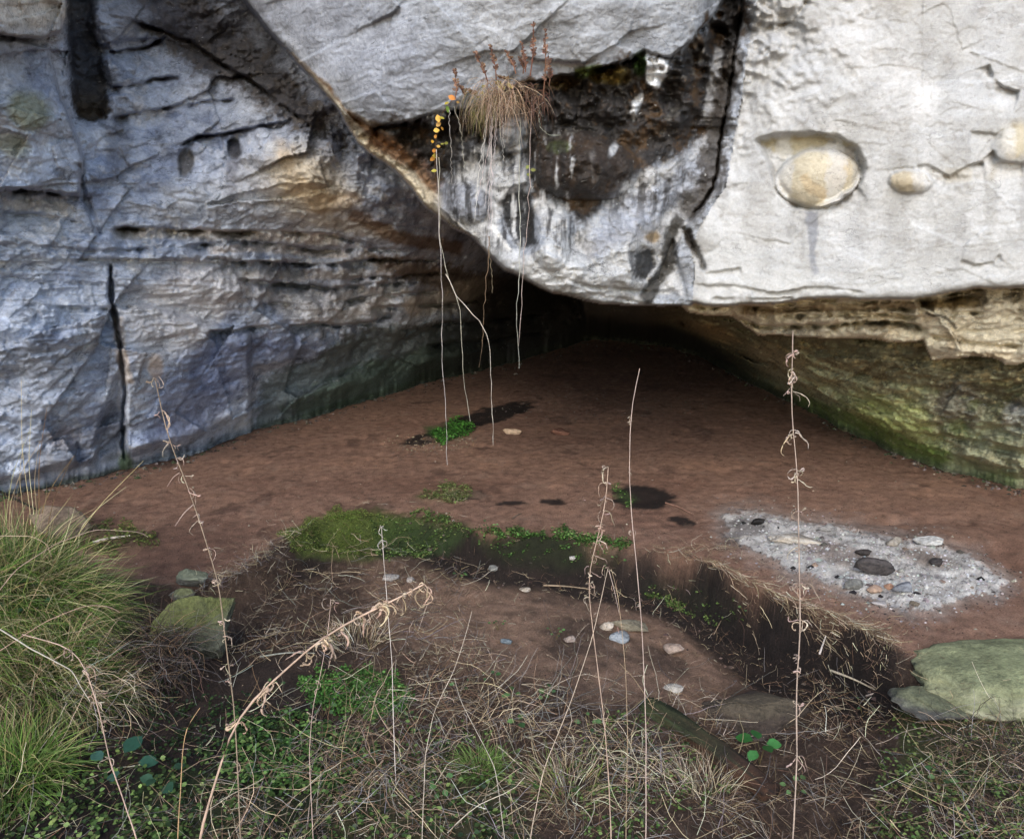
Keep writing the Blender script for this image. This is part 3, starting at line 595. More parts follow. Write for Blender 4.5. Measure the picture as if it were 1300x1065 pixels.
mixc((96,70,58), gok*(DE < 0)*sst(.18,.3,fbm(TX*2.2,TY*1.6,9,5,.6))*.55); mixc((176,144,122), gok*(DE < 0)*sst(.2,.32,fbm(TX*4.2,TY*3.6,19,5,.6))*.4)
# moss films on the bank (the leafy cover itself is built below)
MOSS_AREAS = [([(360,676),(400,658),(480,648),(540,658),(500,684),(470,712),(380,708)], (92,104,46), 1.0), ([(470,664),(560,656),(600,668),(570,704),(480,708)], (58,78,36), .8),
  ([(600,684),(690,676),(760,690),(790,704),(760,722),(690,716),(620,706)], (50,62,28), .5), ([(640,700),(700,712),(740,722),(700,728),(640,716)], (46,54,28), .3),
  ([(810,740),(860,744),(930,770),(950,790),(900,784),(820,760)], (50,60,34), .25), ([(390,868),(440,850),(500,862),(524,890),(500,908),(440,902),(400,890)], (62,98,34), 1.0),
  ([(310,925),(360,915),(390,940),(380,975),(320,975)], (62,86,34), .7), ([(540,545),(590,538),(596,552),(556,560)], (70,108,50), 1.0), ([(530,630),(575,616),(600,628),(560,636)], (104,114,66), .7),
  ([(780,616),(810,634),(800,642),(782,630)], (74,100,52), .5), ([(1140,900),(1290,880),(1320,1000),(1150,1010)], (84,104,46), .55), ([(180,980),(620,960),(700,1080),(150,1080)], (60,80,34), .5)]
for p, c, s in MOSS_AREAS: mixc(c, gpol(p, 6, 9)*s*.9)
# fire pit: grey white ash sheet with sooty rim
ash_poly = [(918,652),(960,648),(1010,662),(1060,666),(1120,680),(1180,688),(1230,704),(1278,738),(1262,752),(1210,764),(1170,776),(1130,768),(1085,756),(1060,745),(1010,724),(960,700),(925,684)]
am = gpol(ash_poly, 1.5, 16); mixc((190,184,176), am); mixc((188,178,168), sst(-26, 4, poly_sd(gwx, gwy, ash_poly)+26*gB)*gok*(1-am)*.55); mixc((150,144,140), am*sst(0.05,.3,gB)*.7); mixc((206,203,197), am*sst(.05,.3,-gB)*.7); mixc((52,46,44), am*sst(.22,.4,gC+.3*gB)*.8)
mixc((130,112,100), gell(1065,703,50,14,15)*.7*am); mixc((120,100,84), gell(1180,708,36,10,15)*.7*am); mixc((60,46,40), gell(950,668,22,10,20)*.5*am)
mixc((70,52,46), gell(930,678,14,14)*.5); mixc((150,116,96), (gpol([(900,640),(1000,652),(1090,670),(1180,680),(1290,720),(1290,690),(1150,655),(1000,630)],14,20))*.35)
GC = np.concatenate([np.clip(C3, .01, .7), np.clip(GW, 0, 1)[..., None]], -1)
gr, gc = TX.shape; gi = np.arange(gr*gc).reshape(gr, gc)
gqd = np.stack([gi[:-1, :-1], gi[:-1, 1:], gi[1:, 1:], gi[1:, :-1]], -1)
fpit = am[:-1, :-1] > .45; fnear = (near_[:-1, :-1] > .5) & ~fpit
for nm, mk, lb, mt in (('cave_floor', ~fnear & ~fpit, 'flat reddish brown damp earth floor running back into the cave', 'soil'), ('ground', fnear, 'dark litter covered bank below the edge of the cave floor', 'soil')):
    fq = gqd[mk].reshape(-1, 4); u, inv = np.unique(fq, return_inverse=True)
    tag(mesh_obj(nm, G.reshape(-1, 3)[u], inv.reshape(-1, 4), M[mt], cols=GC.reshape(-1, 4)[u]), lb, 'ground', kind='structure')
fq = gqd[fpit].reshape(-1, 4); u, inv = np.unique(fq, return_inverse=True)
tag(mesh_obj('ash_bed', G.reshape(-1, 3)[u], inv.reshape(-1, 4), M['ash'], cols=GC.reshape(-1, 4)[u]), 'pale grey spread of ash from a camp fire on the brown floor', 'ash', kind='stuff')
def gp(px, py):
    """points of the ground seen at pixels (ray march)"""
    px = np.atleast_1d(np.asarray(px, float)); py = np.atleast_1d(np.asarray(py, float))
    r = rays(px, py); ys = np.geomspace(1.36, 17.4, 260)
    P = CAM + r[:, None, :]*ys[None, :, None]
    h = terrain(P[..., 0], P[..., 1], False)
    below = P[..., 2] < h
    i = np.where(below.any(1), below.argmax(1), len(ys)-1); i = np.maximum(i, 1)
    n = np.arange(len(px)); a = P[n, i-1, 2]-h[n, i-1]; b = h[n, i]-P[n, i, 2]; t = np.clip(a/np.maximum(a+b, 1e-9), 0, 1)
    Yh = ys[i-1]+(ys[i]-ys[i-1])*t
    Q = CAM + r*Yh[:, None]; Q[:, 2] = terrain(Q[:, 0], Q[:, 1], True); return Q
def gp1(px, py): return gp([px], [py])[0]
# ------------------------------------------------------------------ plant and stone builders
U = lambda a, b, n=None: RNG.uniform(a, b, n)
def nrm(v): return v/np.maximum(np.linalg.norm(v, axis=-1, keepdims=True), 1e-9)
def tubes(P, R, C, sides=4):
    """P (n,k,3) centre lines, R (n,k) radii, C (n,3) colours -> verts, faces, colours"""
    n, k, _ = P.shape
    T = nrm(np.gradient(P, axis=1)); ref = np.where(np.abs(T[..., 2:3]) > .9, [1.0, 0, 0], [0, 0, 1.0])
    A = nrm(np.cross(T, ref)); B = np.cross(T, A)
    an = np.arange(sides)*2*math.pi/sides
    V = P[:, :, None] + R[:, :, None, None]*(A[:, :, None]*np.cos(an)[:, None] + B[:, :, None]*np.sin(an)[:, None])
    V = V.reshape(-1, 3); i = np.arange(n*k*sides).reshape(n, k, sides)
    j = np.roll(i, -1, axis=2)
    Fq = np.stack([i[:, :-1], j[:, :-1], j[:, 1:], i[:, 1:]], -1).reshape(-1, 4)
    return V, Fq, np.repeat(C, k*sides, axis=0)
def blades(P, W, C, side=None):
    n, k, _ = P.shape
    T = nrm(P[:, -1]-P[:, 0]); 
    if side is None: side = nrm(np.cross(T, RNG.normal(size=(n, 3))))
    V = np.stack([P - side[:, None]*W[..., None], P + side[:, None]*W[..., None]], 2).reshape(-1, 3)
    i = np.arange(n*k*2).reshape(n, k, 2)
    Fq = np.stack([i[:, :-1, 0], i[:, :-1, 1], i[:, 1:, 1], i[:, 1:, 0]], -1).reshape(-1, 4)
    return V, Fq, np.repeat(C, k*2, axis=0)
LEAF = np.array([(0,0,0),(.28,.36,.05),(.55,.42,.04),(.82,.24,-.02),(1,0,-.08),(.82,-.24,-.02),(.55,-.42,.04),(.28,-.36,.05),(.3,0,-.03),(.65,0,-.03)])
LEAF_F = [(0,1,8,7),(1,2,9,8),(2,3,4,9),(4,5,6,9),(6,7,8,9)]
def leaves(c, d, up, L, W, C):
    n = len(c); d = nrm(d); s = nrm(np.cross(up, d)); u = np.cross(d, s)
    V = c[:, None] + d[:, None]*LEAF[None, :, :1]*L[:, None, None] + s[:, None]*LEAF[None, :, 1:2]*W[:, None, None] + u[:, None]*LEAF[None, :, 2:]*L[:, None, None]
    Fq = (np.arange(n)[:, None, None]*10 + np.array(LEAF_F)[None]).reshape(-1, 4)
    return V.reshape(-1, 3), Fq, np.repeat(C, 10, axis=0)
def merge(*parts):
    V = []; Fs = []; C = []; o = 0
    for v, f, c in parts: V.append(v); Fs.append(f+o); C.append(c); o += len(v)
    return np.vstack(V), np.vstack(Fs), np.vstack(C)
def pal(cols, n, jit=.18):
    c = lin(np.array(cols, float))[RNG.integers(0, len(cols), n)]
    return np.clip(c*(1+RNG.normal(size=(n, 1))*jit)*(1+RNG.normal(size=(n, 3))*.05), .004, .8)
def build(name, parts, mat, parent=None, org=None):
    V, Fq, C = merge(*parts) if isinstance(parts, list) else parts
    if org is not None: V = V - np.asarray(org)
    return mesh_obj(name, V, Fq, M[mat], parent, cols=C)
def walk(p, d, L, k, bend=.3, droop=0.0):
    """curved lines starting at p (n,3) heading d (n,3), total length L (n,)"""
    n = len(p); P = np.zeros((n, k, 3)); P[:, 0] = p; d = nrm(d.copy()); st = L/(k-1); cv = RNG.normal(size=(n, 3))*bend
    for i in range(1, k):
        d = nrm(d + cv/(k-1) + RNG.normal(size=(n, 3))*bend*.25 + np.array([0, 0, -1])*np.reshape(droop, (-1, 1))/(k-1))
        P[:, i] = P[:, i-1] + d*st[:, None]
    return P
gv = G.reshape(-1, 3); gpxf = gpx.ravel(); gpyf = gpy.ravel(); gokf = (gok & (TY < 12)).ravel(); DEf = DE.ravel()
def scatter(n, mask):
    """n ground points spread evenly over the picture inside mask(px, py, de)"""
    w = np.where(gokf & (gpxf > -250) & (gpxf < 1550) & (gpyf < 1350), 1/gv[:, 1], 0)*mask(gpxf, gpyf, DEf)
    w = np.clip(w, 0, None); c = np.cumsum(w); i = np.searchsorted(c, RNG.uniform(0, c[-1], n))
    p = gv[np.clip(i, 0, len(gv)-1)].copy(); p[:, 0] += U(-.006, .006, n); p[:, 1] += U(-.008, .008, n); return p
def inpoly(pts): return lambda X, Y, D: poly_sd(X, Y, pts) > 0
def smooth_path(pp, k):
    pp = np.asarray(pp, float); t = np.concatenate([[0], np.cumsum(np.linalg.norm(np.diff(pp, axis=0), axis=1))]); t /= t[-1]
    tt = np.linspace(0, 1, k); out = np.stack([np.interp(tt, t, pp[:, j]) for j in range(pp.shape[1])], 1)
    for _ in range(2): out[1:-1] = .25*out[:-2]+.5*out[1:-1]+.25*out[2:]
    return out
STRAW = [(196,176,144),(168,146,116),(216,202,174),(136,114,90)]; BROWN = [(116,94,76),(94,76,64),(132,104,80)]; GREY = [(120,112,106),(86,80,78),(150,144,138)]; DARK = [(48,38,34),(60,48,42),(38,32,30)]
# ------------------------------------------------------------------ dead stems and twigs lying about (nobody could count them)
def lit_mask(X, Y, D):
    m = (D > .0)*.35*((X > 120) | (Y > 900))
    pt = sst(-.25, .3, perlin(X/70, Y/34, 8.2)+.5*perlin(X/22, Y/14, 4.2))*.9+.1
    m = m*(1-.75*(poly_sd(X, Y, [(520,740),(640,735),(760,745),(860,790),(960,850),(900,880),(760,860),(640,840),(540,800)]) > 0))
    m = m + .8*(poly_sd(X, Y, [(250,715),(480,718),(640,760),(620,830),(700,870),(900,880),(1130,870),(1330,900),(1330,1100),(160,1100),(380,880),(250,800)]) > 0)*(D > 0)
    return m*pt
def lying(n, mask, L, R, cols, tilt=.25, k=5, lift=.012, bend=.5, dirs=None):
    p = scatter(n, mask); p[:, 2] += U(0.0, lift, n); a = U(0, 2*math.pi, n)
    d = np.stack([np.cos(a), np.sin(a), RNG.normal(size=n)*tilt+.04], 1) if dirs is None else dirs(n)
    l = U(L[0], L[1], n)*U(.5, 1, n); P = walk(p-d*l[:, None]*.3*[1, 1, 0], d, l, k, bend)
    r = U(R[0], R[1], n)[:, None]*np.linspace(1, .5, k)[None]
    return tubes(P, r, pal(cols, n), 3)
parts = [lying(7500, lit_mask, (.04,.22), (.0006,.0016), STRAW+BROWN+GREY[:1], .22),
         lying(5500, lit_mask, (.03,.16), (.0006,.0018), BROWN+DARK, .2),
         lying(1100, lambda X, Y, D: lit_mask(X, Y, D)*(Y > 800), (.15,.5), (.001,.0024), STRAW+GREY, .22, 8, .04, .5),
         lying(500, lambda X, Y, D: (D > .05)*(X > 250)*(X < 620)*(Y < 840)*1.0, (.1,.4), (.0008,.002), STRAW+GREY, .35, 8, .04, .6),
         lying(1300, lambda X, Y, D: lit_mask(X, Y, D)*(Y > 850), (.15,.45), (.0008,.0018), STRAW+GREY+BROWN, .9, 7, .02, .6),
         lying(500, lambda X, Y, D: (D > -.35)*(D < 0.02)*(X > 250)*(X < 1200)*1.0, (.03,.12), (.0006,.0014), STRAW+BROWN, .15)]
build('dry_litter', parts, 'dry'); tag(bpy.data.objects['dry_litter'], 'tangle of dead stems and broken straw covering the near bank', 'litter', kind='stuff')
# straw matted on the rim of the bank and hanging over its edge
_e0 = EDGE[15]; _e1 = EDGE[17]; _ea = math.atan2(_e1[1]-_e0[1], _e1[0]-_e0[0])
def rim_dirs(n):
    a = _ea + RNG.normal(size=n)*.22; return np.stack([np.cos(a), np.sin(a), U(-.35, .1, n)], 1)
parts = [lying(520, lambda X, Y, D: (np.abs(D+.01) < .035)*(X > 830)*(X < 1130)*1.0, (.08,.24), (.0008,.002), STRAW+STRAW+BROWN, 0, 7, .03, .5, rim_dirs),
         lying(260, lambda X, Y, D: (np.abs(D-.02) < .05)*(X > 250)*(X < 380)*1.0, (.08,.25), (.0007,.0015), STRAW+GREY, .3, 7, .03, .6),
         lying(900, lambda X, Y, D: (D > .0)*(D < .28)*(X > 780)*(X < 1150)*1.0, (.03,.14), (.0006,.0016), BROWN+STRAW[:1]+DARK, .5, 6, .02, .8),
         lying(500, lambda X, Y, D: (D > .0)*(D < .28)*(X > 330)*(X < 800)*1.0, (.03,.14), (.0006,.0016), BROWN+STRAW[:1]+DARK, .5, 6, .02, .8),
         lying(900, lambda X, Y, D: (D > .0)*(X > 470)*(X < 960)*(Y > 715)*(Y < 890)*1.0, (.02,.10), (.0005,.0013), STRAW+BROWN, .2, 5, .01, .7),
         lying(240, lambda X, Y, D: (np.abs(D-.04) < .05)*(X > 1020)*(X < 1130)*1.0, (.05,.16), (.0008,.0018), BROWN+STRAW, 0, 5, .02, .4, lambda n: np.stack([U(-.4,.6,n), U(-.5,-.1,n), U(-1,-.4,n)], 1))]
build('matted_straw', parts, 'dry'); tag(bpy.data.objects['matted_straw'], 'matted pale straw lying over the rim of the dark bank', 'straw', kind='stuff')
# loose crumbs and pebbles
def pebbles(n, mask, s, cols):
    p = scatter(n, mask); sz = U(s[0], s[1], n)*U(.4, 1, n)
    o = np.array([(1,0,0),(0,1,0),(-1,0,0),(0,-1,0),(0,0,.7),(.6,.6,.3)]); f = np.array([(0,1,4),(1,2,4),(2,3,4),(3,0,4)])
    V = p[:, None] + (o[None]*U(.6, 1.3, (n, 6, 1)))*sz[:, None, None]
    Fq = (np.arange(n)[:, None, None]*6+f[None]).reshape(-1, 3); return V.reshape(-1, 3), Fq, np.repeat(pal(cols, n), 6, axis=0)
parts = [pebbles(160, lambda X, Y, D: (D > 0.02)*(D < .5)*(X > 330)*(X < 1150)*1.0, (.008,.022), [(96,80,70),(120,104,92),(70,58,52)]), pebbles(420, lambda X, Y, D: (D < 0)*1.0, (.005,.014), [(150,120,100),(110,84,70),(188,172,152)]), pebbles(5200, lambda X, Y, D: (D < 0)*1.0, (.002,.009), [(150,116,96),(96,68,56),(180,160,140),(70,52,46)]), pebbles(3200, lambda X, Y, D: (D > 0)*(X > 200)*1.0, (.002,.008), [(110,88,74),(150,130,112),(60,48,42)]),
         pebbles(350, lambda X, Y, D: (np.hypot((X-760)/140, (Y-515)/22) < 1)*1.0, (.006,.014), [(170,158,146)]),
         pebbles(330, lambda X, Y, D: (np.hypot((X-545)/62, (Y-562)/12) < 1)*1.0, (.006,.016), [(176,160,130),(150,120,90)])]
V, Fq, C = merge(*parts); tag(mesh_obj('soil_crumbs', V, Fq, M['stone'], cols=C), 'fine crumbs of earth and grit scattered over the brown ground', 'gravel', kind='stuff')
parts = [pebbles(500, lambda X, Y, D: 1.0*(poly_sd(X, Y, ash_poly) > -22)*(poly_sd(X, Y, ash_poly) < 4), (.004,.016), [(196,190,184),(150,140,132),(80,70,64)]), pebbles(45, lambda X, Y, D: 1.0*(poly_sd(X, Y, ash_poly) > 0), (.02,.05), [(176,172,166),(140,134,128),(96,88,84),(150,128,112),(44,40,40)]), pebbles(1700, lambda X, Y, D: 1.0*(poly_sd(X, Y, ash_poly) > 4), (.004,.018), [(206,203,198),(184,180,174),(150,144,140),(216,213,208)])]
V, Fq, C = merge(*parts); tag(mesh_obj('ash_crumbs', V, Fq, M['ash'], cols=C), 'lumps of ash and charcoal bits in the fire pit', 'ash', kind='stuff')
# rubble drifted against the foot of the rock
_bx = U(-60, 1380, 900); _by = np.interp(_bx, base_pts[:, 0], base_pts[:, 1])+np.abs(RNG.normal(size=900))*5+1
_p = flat(_bx, _by); _p[:, 2] = terrain(_p[:, 0], _p[:, 1]); _sz = U(.008, .035, 900)*U(.3, 1, 900)*np.where(_p[:, 1] > 11, 1.3, 1)
_o = np.array([(1,0,0),(0,1,0),(-1,0,0),(0,-1,0),(0,0,.7),(.6,.6,.3)]); _f = np.array([(0,1,4),(1,2,4),(2,3,4),(3,0,4)])
_V = _p[:, None]+_o[None]*U(.5, 1.4, (900, 6, 1))*_sz[:, None, None]
tag(mesh_obj('rubble', _V.reshape(-1, 3), (np.arange(900)[:, None, None]*6+_f[None]).reshape(-1, 3), M['stone'], cols=np.repeat(pal([(104,92,82),(70,60,54),(130,122,112),(70,76,52)], 900), 6, axis=0), smooth=False), 'crumbled rock chips drifted along the foot of the cave walls', 'rubble', kind='stuff')
# ------------------------------------------------------------------ low leafy cover and moss
GREENS = {0: [(98,120,64),(74,96,48),(122,140,78),(56,74,38)], 1: [(84,118,58),(68,98,48),(110,138,74)], 2: [(104,118,62),(86,96,50),(126,128,80)]}
def cover(poly, n, size, cols, h=.035, thr=-.15):
    def mk(X, Y, D):
        return (poly_sd(X, Y, poly) + 14*perlin(X/22, Y/14, .2) > 0)*1.0*(perlin(X/14, Y/9, 3.3) > thr)
    p = scatter(n, mk); cl = .5+.5*np.clip(1.6*perlin(p[:, 0]*14, p[:, 1]*14, 1.7)+.5, 0, 1)
    p[:, 2] += U(0, h, n)*cl; a = U(0, 2*math.pi, n); d = np.stack([np.cos(a), np.sin(a), U(-.3, .5, n)], 1)
    up = nrm(np.stack([RNG.normal(size=n)*.45, RNG.normal(size=n)*.45, np.ones(n)], 1)); s = U(size[0], size[1], n)
    return leaves(p, d, up, s, s*.9, pal(cols, n, .25))
defs = [([(358,680),(400,655),(450,648),(490,656),(480,690),(440,708),(375,706)], 7000, (.006,.013), [(132,142,76),(104,122,56),(118,130,66),(66,80,40)], .03, -.5, 'yellow green moss mound at the left end of the bank edge'),
  ([(470,664),(540,654),(600,668),(590,684),(545,704),(480,708)], 2600, (.010,.020), GREENS[0], .04, -.3, 'dark leafy ground cover beside the yellow green moss mound'),
  ([(596,680),(650,672),(740,680),(800,690),(790,712),(740,722),(690,714),(620,706)], 3000, (.010,.020), GREENS[1]+[(44,64,30)], .045, -.25, 'leafy ground cover hanging on the middle of the bank edge'),
  ([(800,736),(860,740),(930,766),(955,792),(900,790),(820,764)], 800, (.009,.018), GREENS[0], .03, .0, 'sparse leafy cover in the shaded ditch'),
  ([(376,866),(440,846),(500,858),(528,888),(504,912),(440,906),(390,895)], 3600, (.009,.018), [(74,116,50),(58,92,40),(96,134,64)], .04, -.4, 'bright green clover like mat in the near bank'),
  ([(290,920),(380,905),(430,925),(480,960),(420,1010),(280,1000)], 2600, (.012,.024), GREENS[1]+[(40,62,32)], .06, -.2, 'dark leafy cover at the foot of the dead shrub'),
  ([(430,900),(620,930),(700,1000),(640,1090),(180,1090),(200,980)], 2200, (.012,.026), GREENS[0]+[(40,56,30)], .06, .0, 'patchy leafy cover along the bottom left of the bank'),
  ([(1130,905),(1190,885),(1320,880),(1340,1090),(1100,1090)], 2600, (.010,.020), GREENS[2]+GREENS[0], .05, -.05, 'pale green leafy cover beneath the flat dark stone on the right'),
  ([(540,545),(575,534),(598,540),(596,552),(558,560)], 900, (.015,.035), [(70,120,50),(86,138,60)], .07, -.5, 'bright green patch growing in the dark damp hollow of the cave floor'),
  ([(532,632),(560,614),(592,618),(606,628),(570,636)], 800, (.012,.024), [(126,134,82),(104,112,66),(84,96,52)], .05, -.4, 'small yellowish moss tuft alone on the brown floor'),
  ([(50,668),(150,664),(205,676),(196,694),(120,706),(60,702)], 1700, (.010,.022), [(96,106,54),(76,88,42),(120,122,72)], .04, -.1, 'mossy turf between the tan boulder and the brown floor'),
  ([(782,618),(806,634),(796,640),(780,630)], 160, (.010,.02), GREENS[1], .03, -.6, 'few green leaves in the round dark hollow'),
  ([(1230,830),(1310,815),(1320,870),(1240,880)], 900, (.010,.022), [(96,132,64),(76,110,48)], .05, -.2, 'green tuft against the mossy boulder'),
  ([(760,900),(860,920),(940,1000),(760,1090),(700,1000)], 1100, (.010,.02), GREENS[0], .05, .1, 'sprinkled leafy cover beside the rotten plank'),
  ([(-60,930),(120,940),(220,980),(240,1100),(-60,1100)], 1800, (.012,.026), GREENS[0]+[(46,62,34)], .07, -.1, 'leafy cover in the bottom left corner under the tussocks'),
  ([(210,800),(250,880),(380,900),(360,960),(180,980),(150,880)], 1500, (.010,.02), [(44,62,34),(34,50,30),(60,80,40)], .04, .0, 'dark cover under the dead shrub')]
for poly, n, sz, cols, h, thr, lb in defs:
    tag(build('ground_cover', cover(poly, n, sz, cols, h, thr), 'leaf'), lb, 'ground cover', kind='stuff')
# ------------------------------------------------------------------ stones
import bmesh
def stone(name, px, py, wpx, label, cols, flat=.5, depth=.8, sink=.3, rot=0, seed=1, ang=.12, sub=4, top=None, parent=None, group=None, cat='stone', mat='stone', pos=None):
    p = gp1(px, py) if pos is None else np.asarray(pos)
    dist = (p-CAM) @ FW; w = wpx/F*dist/2
    bm = bmesh.new(); bmesh.ops.create_icosphere(bm, subdivisions=sub, radius=1)
    V = np.array([v.co[:] for v in bm.verts]); Fq = np.array([[v.index for v in f.verts] for f in bm.faces]); bm.free()
    rg = np.random.default_rng(seed); N_ = nrm(V)
    for _ in range(16):                      # shear planes give it facets
        q_ = nrm(rg.normal(size=3)); c = rg.uniform(.42, .80); dd = V @ q_; V = V - np.maximum(dd-c, 0)[:, None]*q_*(1-ang)
    s = seed*3.1
    V = V*(1+.22*fbm(N_[:, 0]*1.5+s, N_[:, 1]*1.5, N_[:, 2]*1.5, 4)[:, None]) + N_*.07*fbm(N_[:, 0]*5+s, N_[:, 1]*6, N_[:, 2]*6, 4, .6)[:, None]
    V = V/np.abs(V).max(0)*[w, w*depth, w*flat]; a = math.radians(rot); V = V @ np.array([[math.cos(a), math.sin(a), 0], [-math.sin(a), math.cos(a), 0], [0, 0, 1]])
    C = np.tile(lin(cols[0]), (len(V), 1)); n1 = fbm(N_[:, 0]*3+s, N_[:, 1]*3, N_[:, 2]*3, 4, .6)
    m = sst(-.05, .3, n1)[:, None]; C = C*(1-m)+lin(cols[1])*m
    if top is not None: m = (sst(.1, .8, N_[:, 2]+.5*n1)*.9)[:, None]; C = C*(1-m)+lin(top)*m
    loc = p + [0, 0, w*flat*(1-2*sink)]
    o = mesh_obj(name, V, Fq, M[mat], parent, cols=C); o.location = [float(v) for v in loc]
    if label: tag(o, label, cat, group)
    return o
GS = [(110,108,102),(140,138,130)]; PS = [(176,160,140),(200,188,172)]
stone('mossy_boulder', 1326, 852, 350, 'large smooth green mossy boulder at the right edge below the ash', [(132,132,100),(158,154,126)], .17, .5, .62, 4, 3, .55, 5, (126,130,96), cat='boulder')
stone('mossy_slab', 240, 838, 130, 'upright greenish slab leaning beside the dead shrub', [(92,92,78),(70,70,60)], .82, .45, .18, 35, 11, .0, 5, (98,102,58), cat='rock')
stone('stone', 243, 742, 46, 'small grey flat topped stone behind the greenish slab', [(120,120,112),(96,92,84)], .5, .8, .2, 10, 5, .05, 4, (120,124,100))
stone('stone', 232, 762, 42, 'small pale cracked stone touching the greenish slab', [(134,130,118),(108,102,88)], .5, .7, .2, -10, 6, .05, 4, (124,126,84))
stone('tan_boulder', 72, 684, 76, 'rounded tan boulder behind the grass at the left', [(140,122,104),(112,96,82)], .62, .8, .15, 0, 9, .2, 4, cat='boulder')
stone('flat_stone', 1200, 905, 140, 'long flat dark stone with lichen above the pale leafy cover', [(74,72,68),(98,96,90)], .26, .5, .15, -6, 14, .1, 5, (96,98,74))
stone('flat_stone', 965, 915, 180, 'wide dark weathered stone half buried behind the leafy seedling', [(70,60,52),(88,78,68)], .26, .6, .20, 12, 15, .1, 5, (92,82,66))
stone('stone', 802, 800, 56, 'long pale tan stone lying flat in the bare earth', [(150,140,118),(126,118,98)], .30, .5, .2, -18, 17)
stone('stone', 788, 812, 32, 'blue grey chip in front of the long pale tan stone', [(128,132,134),(150,152,152)], .4, .7, .2, 20, 18, sub=3)
stone('stone', 770, 798, 20, 'small tan stone left of the long pale tan stone', PS, .6, .7, .2, 0, 19, sub=3)
stone('stone', 853, 828, 30, 'pinkish round stone right of the long pale tan stone', [(166,146,130),(140,120,106)], .5, .8, .2, 0, 20, sub=3)
stone('stone', 722, 814, 18, 'small pinkish pebble in the straw left of the tan stones', [(160,142,128),(130,112,100)], .5, .8, .2, 0, 21, sub=3)
stone('stone', 627, 720, 16, 'grey pebble under the middle leafy cover', GS, .6, .8, .2, 0, 22, sub=3)
stone('stone', 668, 750, 18, 'pale pinkish flat chip on the bare earth under the bank', PS, .4, .7, .2, 0, 23, sub=3)
stone('stone', 494, 735, 26, 'white flat chip below the yellow green moss mound', [(170,164,156),(150,142,134)], .35, .6, .2, 0, 24, sub=3)
stone('stone', 522, 738, 12, 'tiny round pale pebble beside the white flat chip', [(160,152,144),(140,130,120)], .7, .9, .2, 0, 25, sub=3)
stone('stone', 858, 876, 34, 'white flat broken stone near the rotten plank', [(176,168,156),(150,142,130)], .25, .6, .1, 10, 26, sub=3)
stone('stone', 643, 816, 16, 'small bluish chip in the middle of the bare earth', [(112,122,126),(132,138,138)], .4, .8, .2, 0, 27, sub=3)
stone('stone', 726, 709, 10, 'tiny white pebble in the leafy cover on the bank edge', [(180,174,166),(160,152,144)], .6, .8, .1, 0, 28, sub=3)
stone('stone', 650, 550, 25, 'small pale stone lying alone on the cave floor', [(196,170,142),(170,140,116)], .4, .6, .2, 0, 29, sub=3)
stone('stone', 711, 551, 26, 'reddish brown clod right of the small pale stone', [(120,84,68),(104,70,58)], .5, .7, .3, 0, 30, sub=3)
stone('stone', 1004, 690, 74, 'wide tan ash dusted stone at the left of the fire pit', [(176,164,148),(196,190,180)], .22, .5, .3, -16, 31)
stone('stone', 1180, 695, 40, 'white flat stone on the far rim of the fire pit', [(206,204,198),(188,182,174)], .3, .5, .2, -12, 32)
stone('stone', 1134, 694, 26, 'greyish tan angular stone near the far rim of the fire pit', [(150,140,126),(170,162,150)], .45, .6, .2, 10, 33, sub=3)
stone('stone', 1084, 749, 26, 'grey stone at the near left rim of the fire pit', GS, .5, .7, .2, 0, 34, sub=3)
stone('stone', 1108, 755, 26, 'orange tinted stone just below the charred log', [(160,134,114),(140,118,104)], .45, .7, .2, 0, 35, sub=3)
stone('stone', 1128, 751, 14, 'small burnt orange stone right of the orange tinted one', [(158,122,98),(134,104,88)], .6, .8, .2, 0, 36, sub=3)
stone('stone', 1146, 757, 34, 'bluish grey stone right of the charred log', [(126,128,132),(100,100,104)], .45, .7, .2, 10, 37, sub=3)
stone('stone', 1118, 768, 26, 'pale grey chip lying outside the near rim of the ash', [(166,160,156),(146,136,130)], .35, .7, .2, 0, 38, sub=3)
stone('stone', 1094, 706, 22, 'sooty dark stone in the middle of the ash', [(70,62,58),(96,88,82)], .5, .8, .2, 0, 39, sub=3)
stone('stone', 1050, 676, 26, 'grey lump on the far left rim of the ash', [(150,146,140),(110,104,100)], .45, .7, .2, 0, 40, sub=3)
stone('stone', 1188, 722, 20, 'dark cinder right of the charred log', [(56,50,48),(84,78,74)], .5, .8, .2, 0, 41, sub=3)
stone('charred_log', 1112, 732, 56, 'short black charred log end lying in the ash', [(66,60,58),(36,32,32)], .46, .42, .15, -14, 47, .3, 4, cat='burnt log', mat='char')
stone('charred_chunk', 960, 668, 20, 'black charcoal chunk at the left end of the ash', [(40,36,34),(24,22,22)], .5, .7, .1, 0, 45, .1, 3, cat='charcoal', mat='char')
# ------------------------------------------------------------------ grass tussocks
def tussock(px, py, n, L, lean, label, cols, spread=.12, w=.0016, name='grass_tussock', group=None, up=1.0, droop=1.6, drop=0.0):
    c = gp1(px, py); c[2] -= drop; r = np.sqrt(U(0, 1, n))*spread; a = U(0, 2*math.pi, n)
    p = np.stack([c[0]+r*np.cos(a), c[1]+r*np.sin(a), np.zeros(n)], 1); p[:, 2] = terrain(p[:, 0], p[:, 1], False)-.01
    d = np.stack([np.cos(a)*r/spread*.9+lean[0]+RNG.normal(size=n)*.25, np.sin(a)*r/spread*.7+lean[1]+RNG.normal(size=n)*.25, np.full(n, up)], 1)
    l = U(L[0], L[1], n); P = walk(p, d, l, 8, .25, droop*U(.3, 1.3, n))
    W = (w*U(.6, 1.3, n))[:, None]*np.array([.8, 1, 1, .95, .85, .65, .4, .08])[None]
    o = build(name, blades(P, W, pal(cols, n, .2)), 'grass', org=c); o.location = [float(v) for v in c]
    return tag(o, label, 'grass', group)
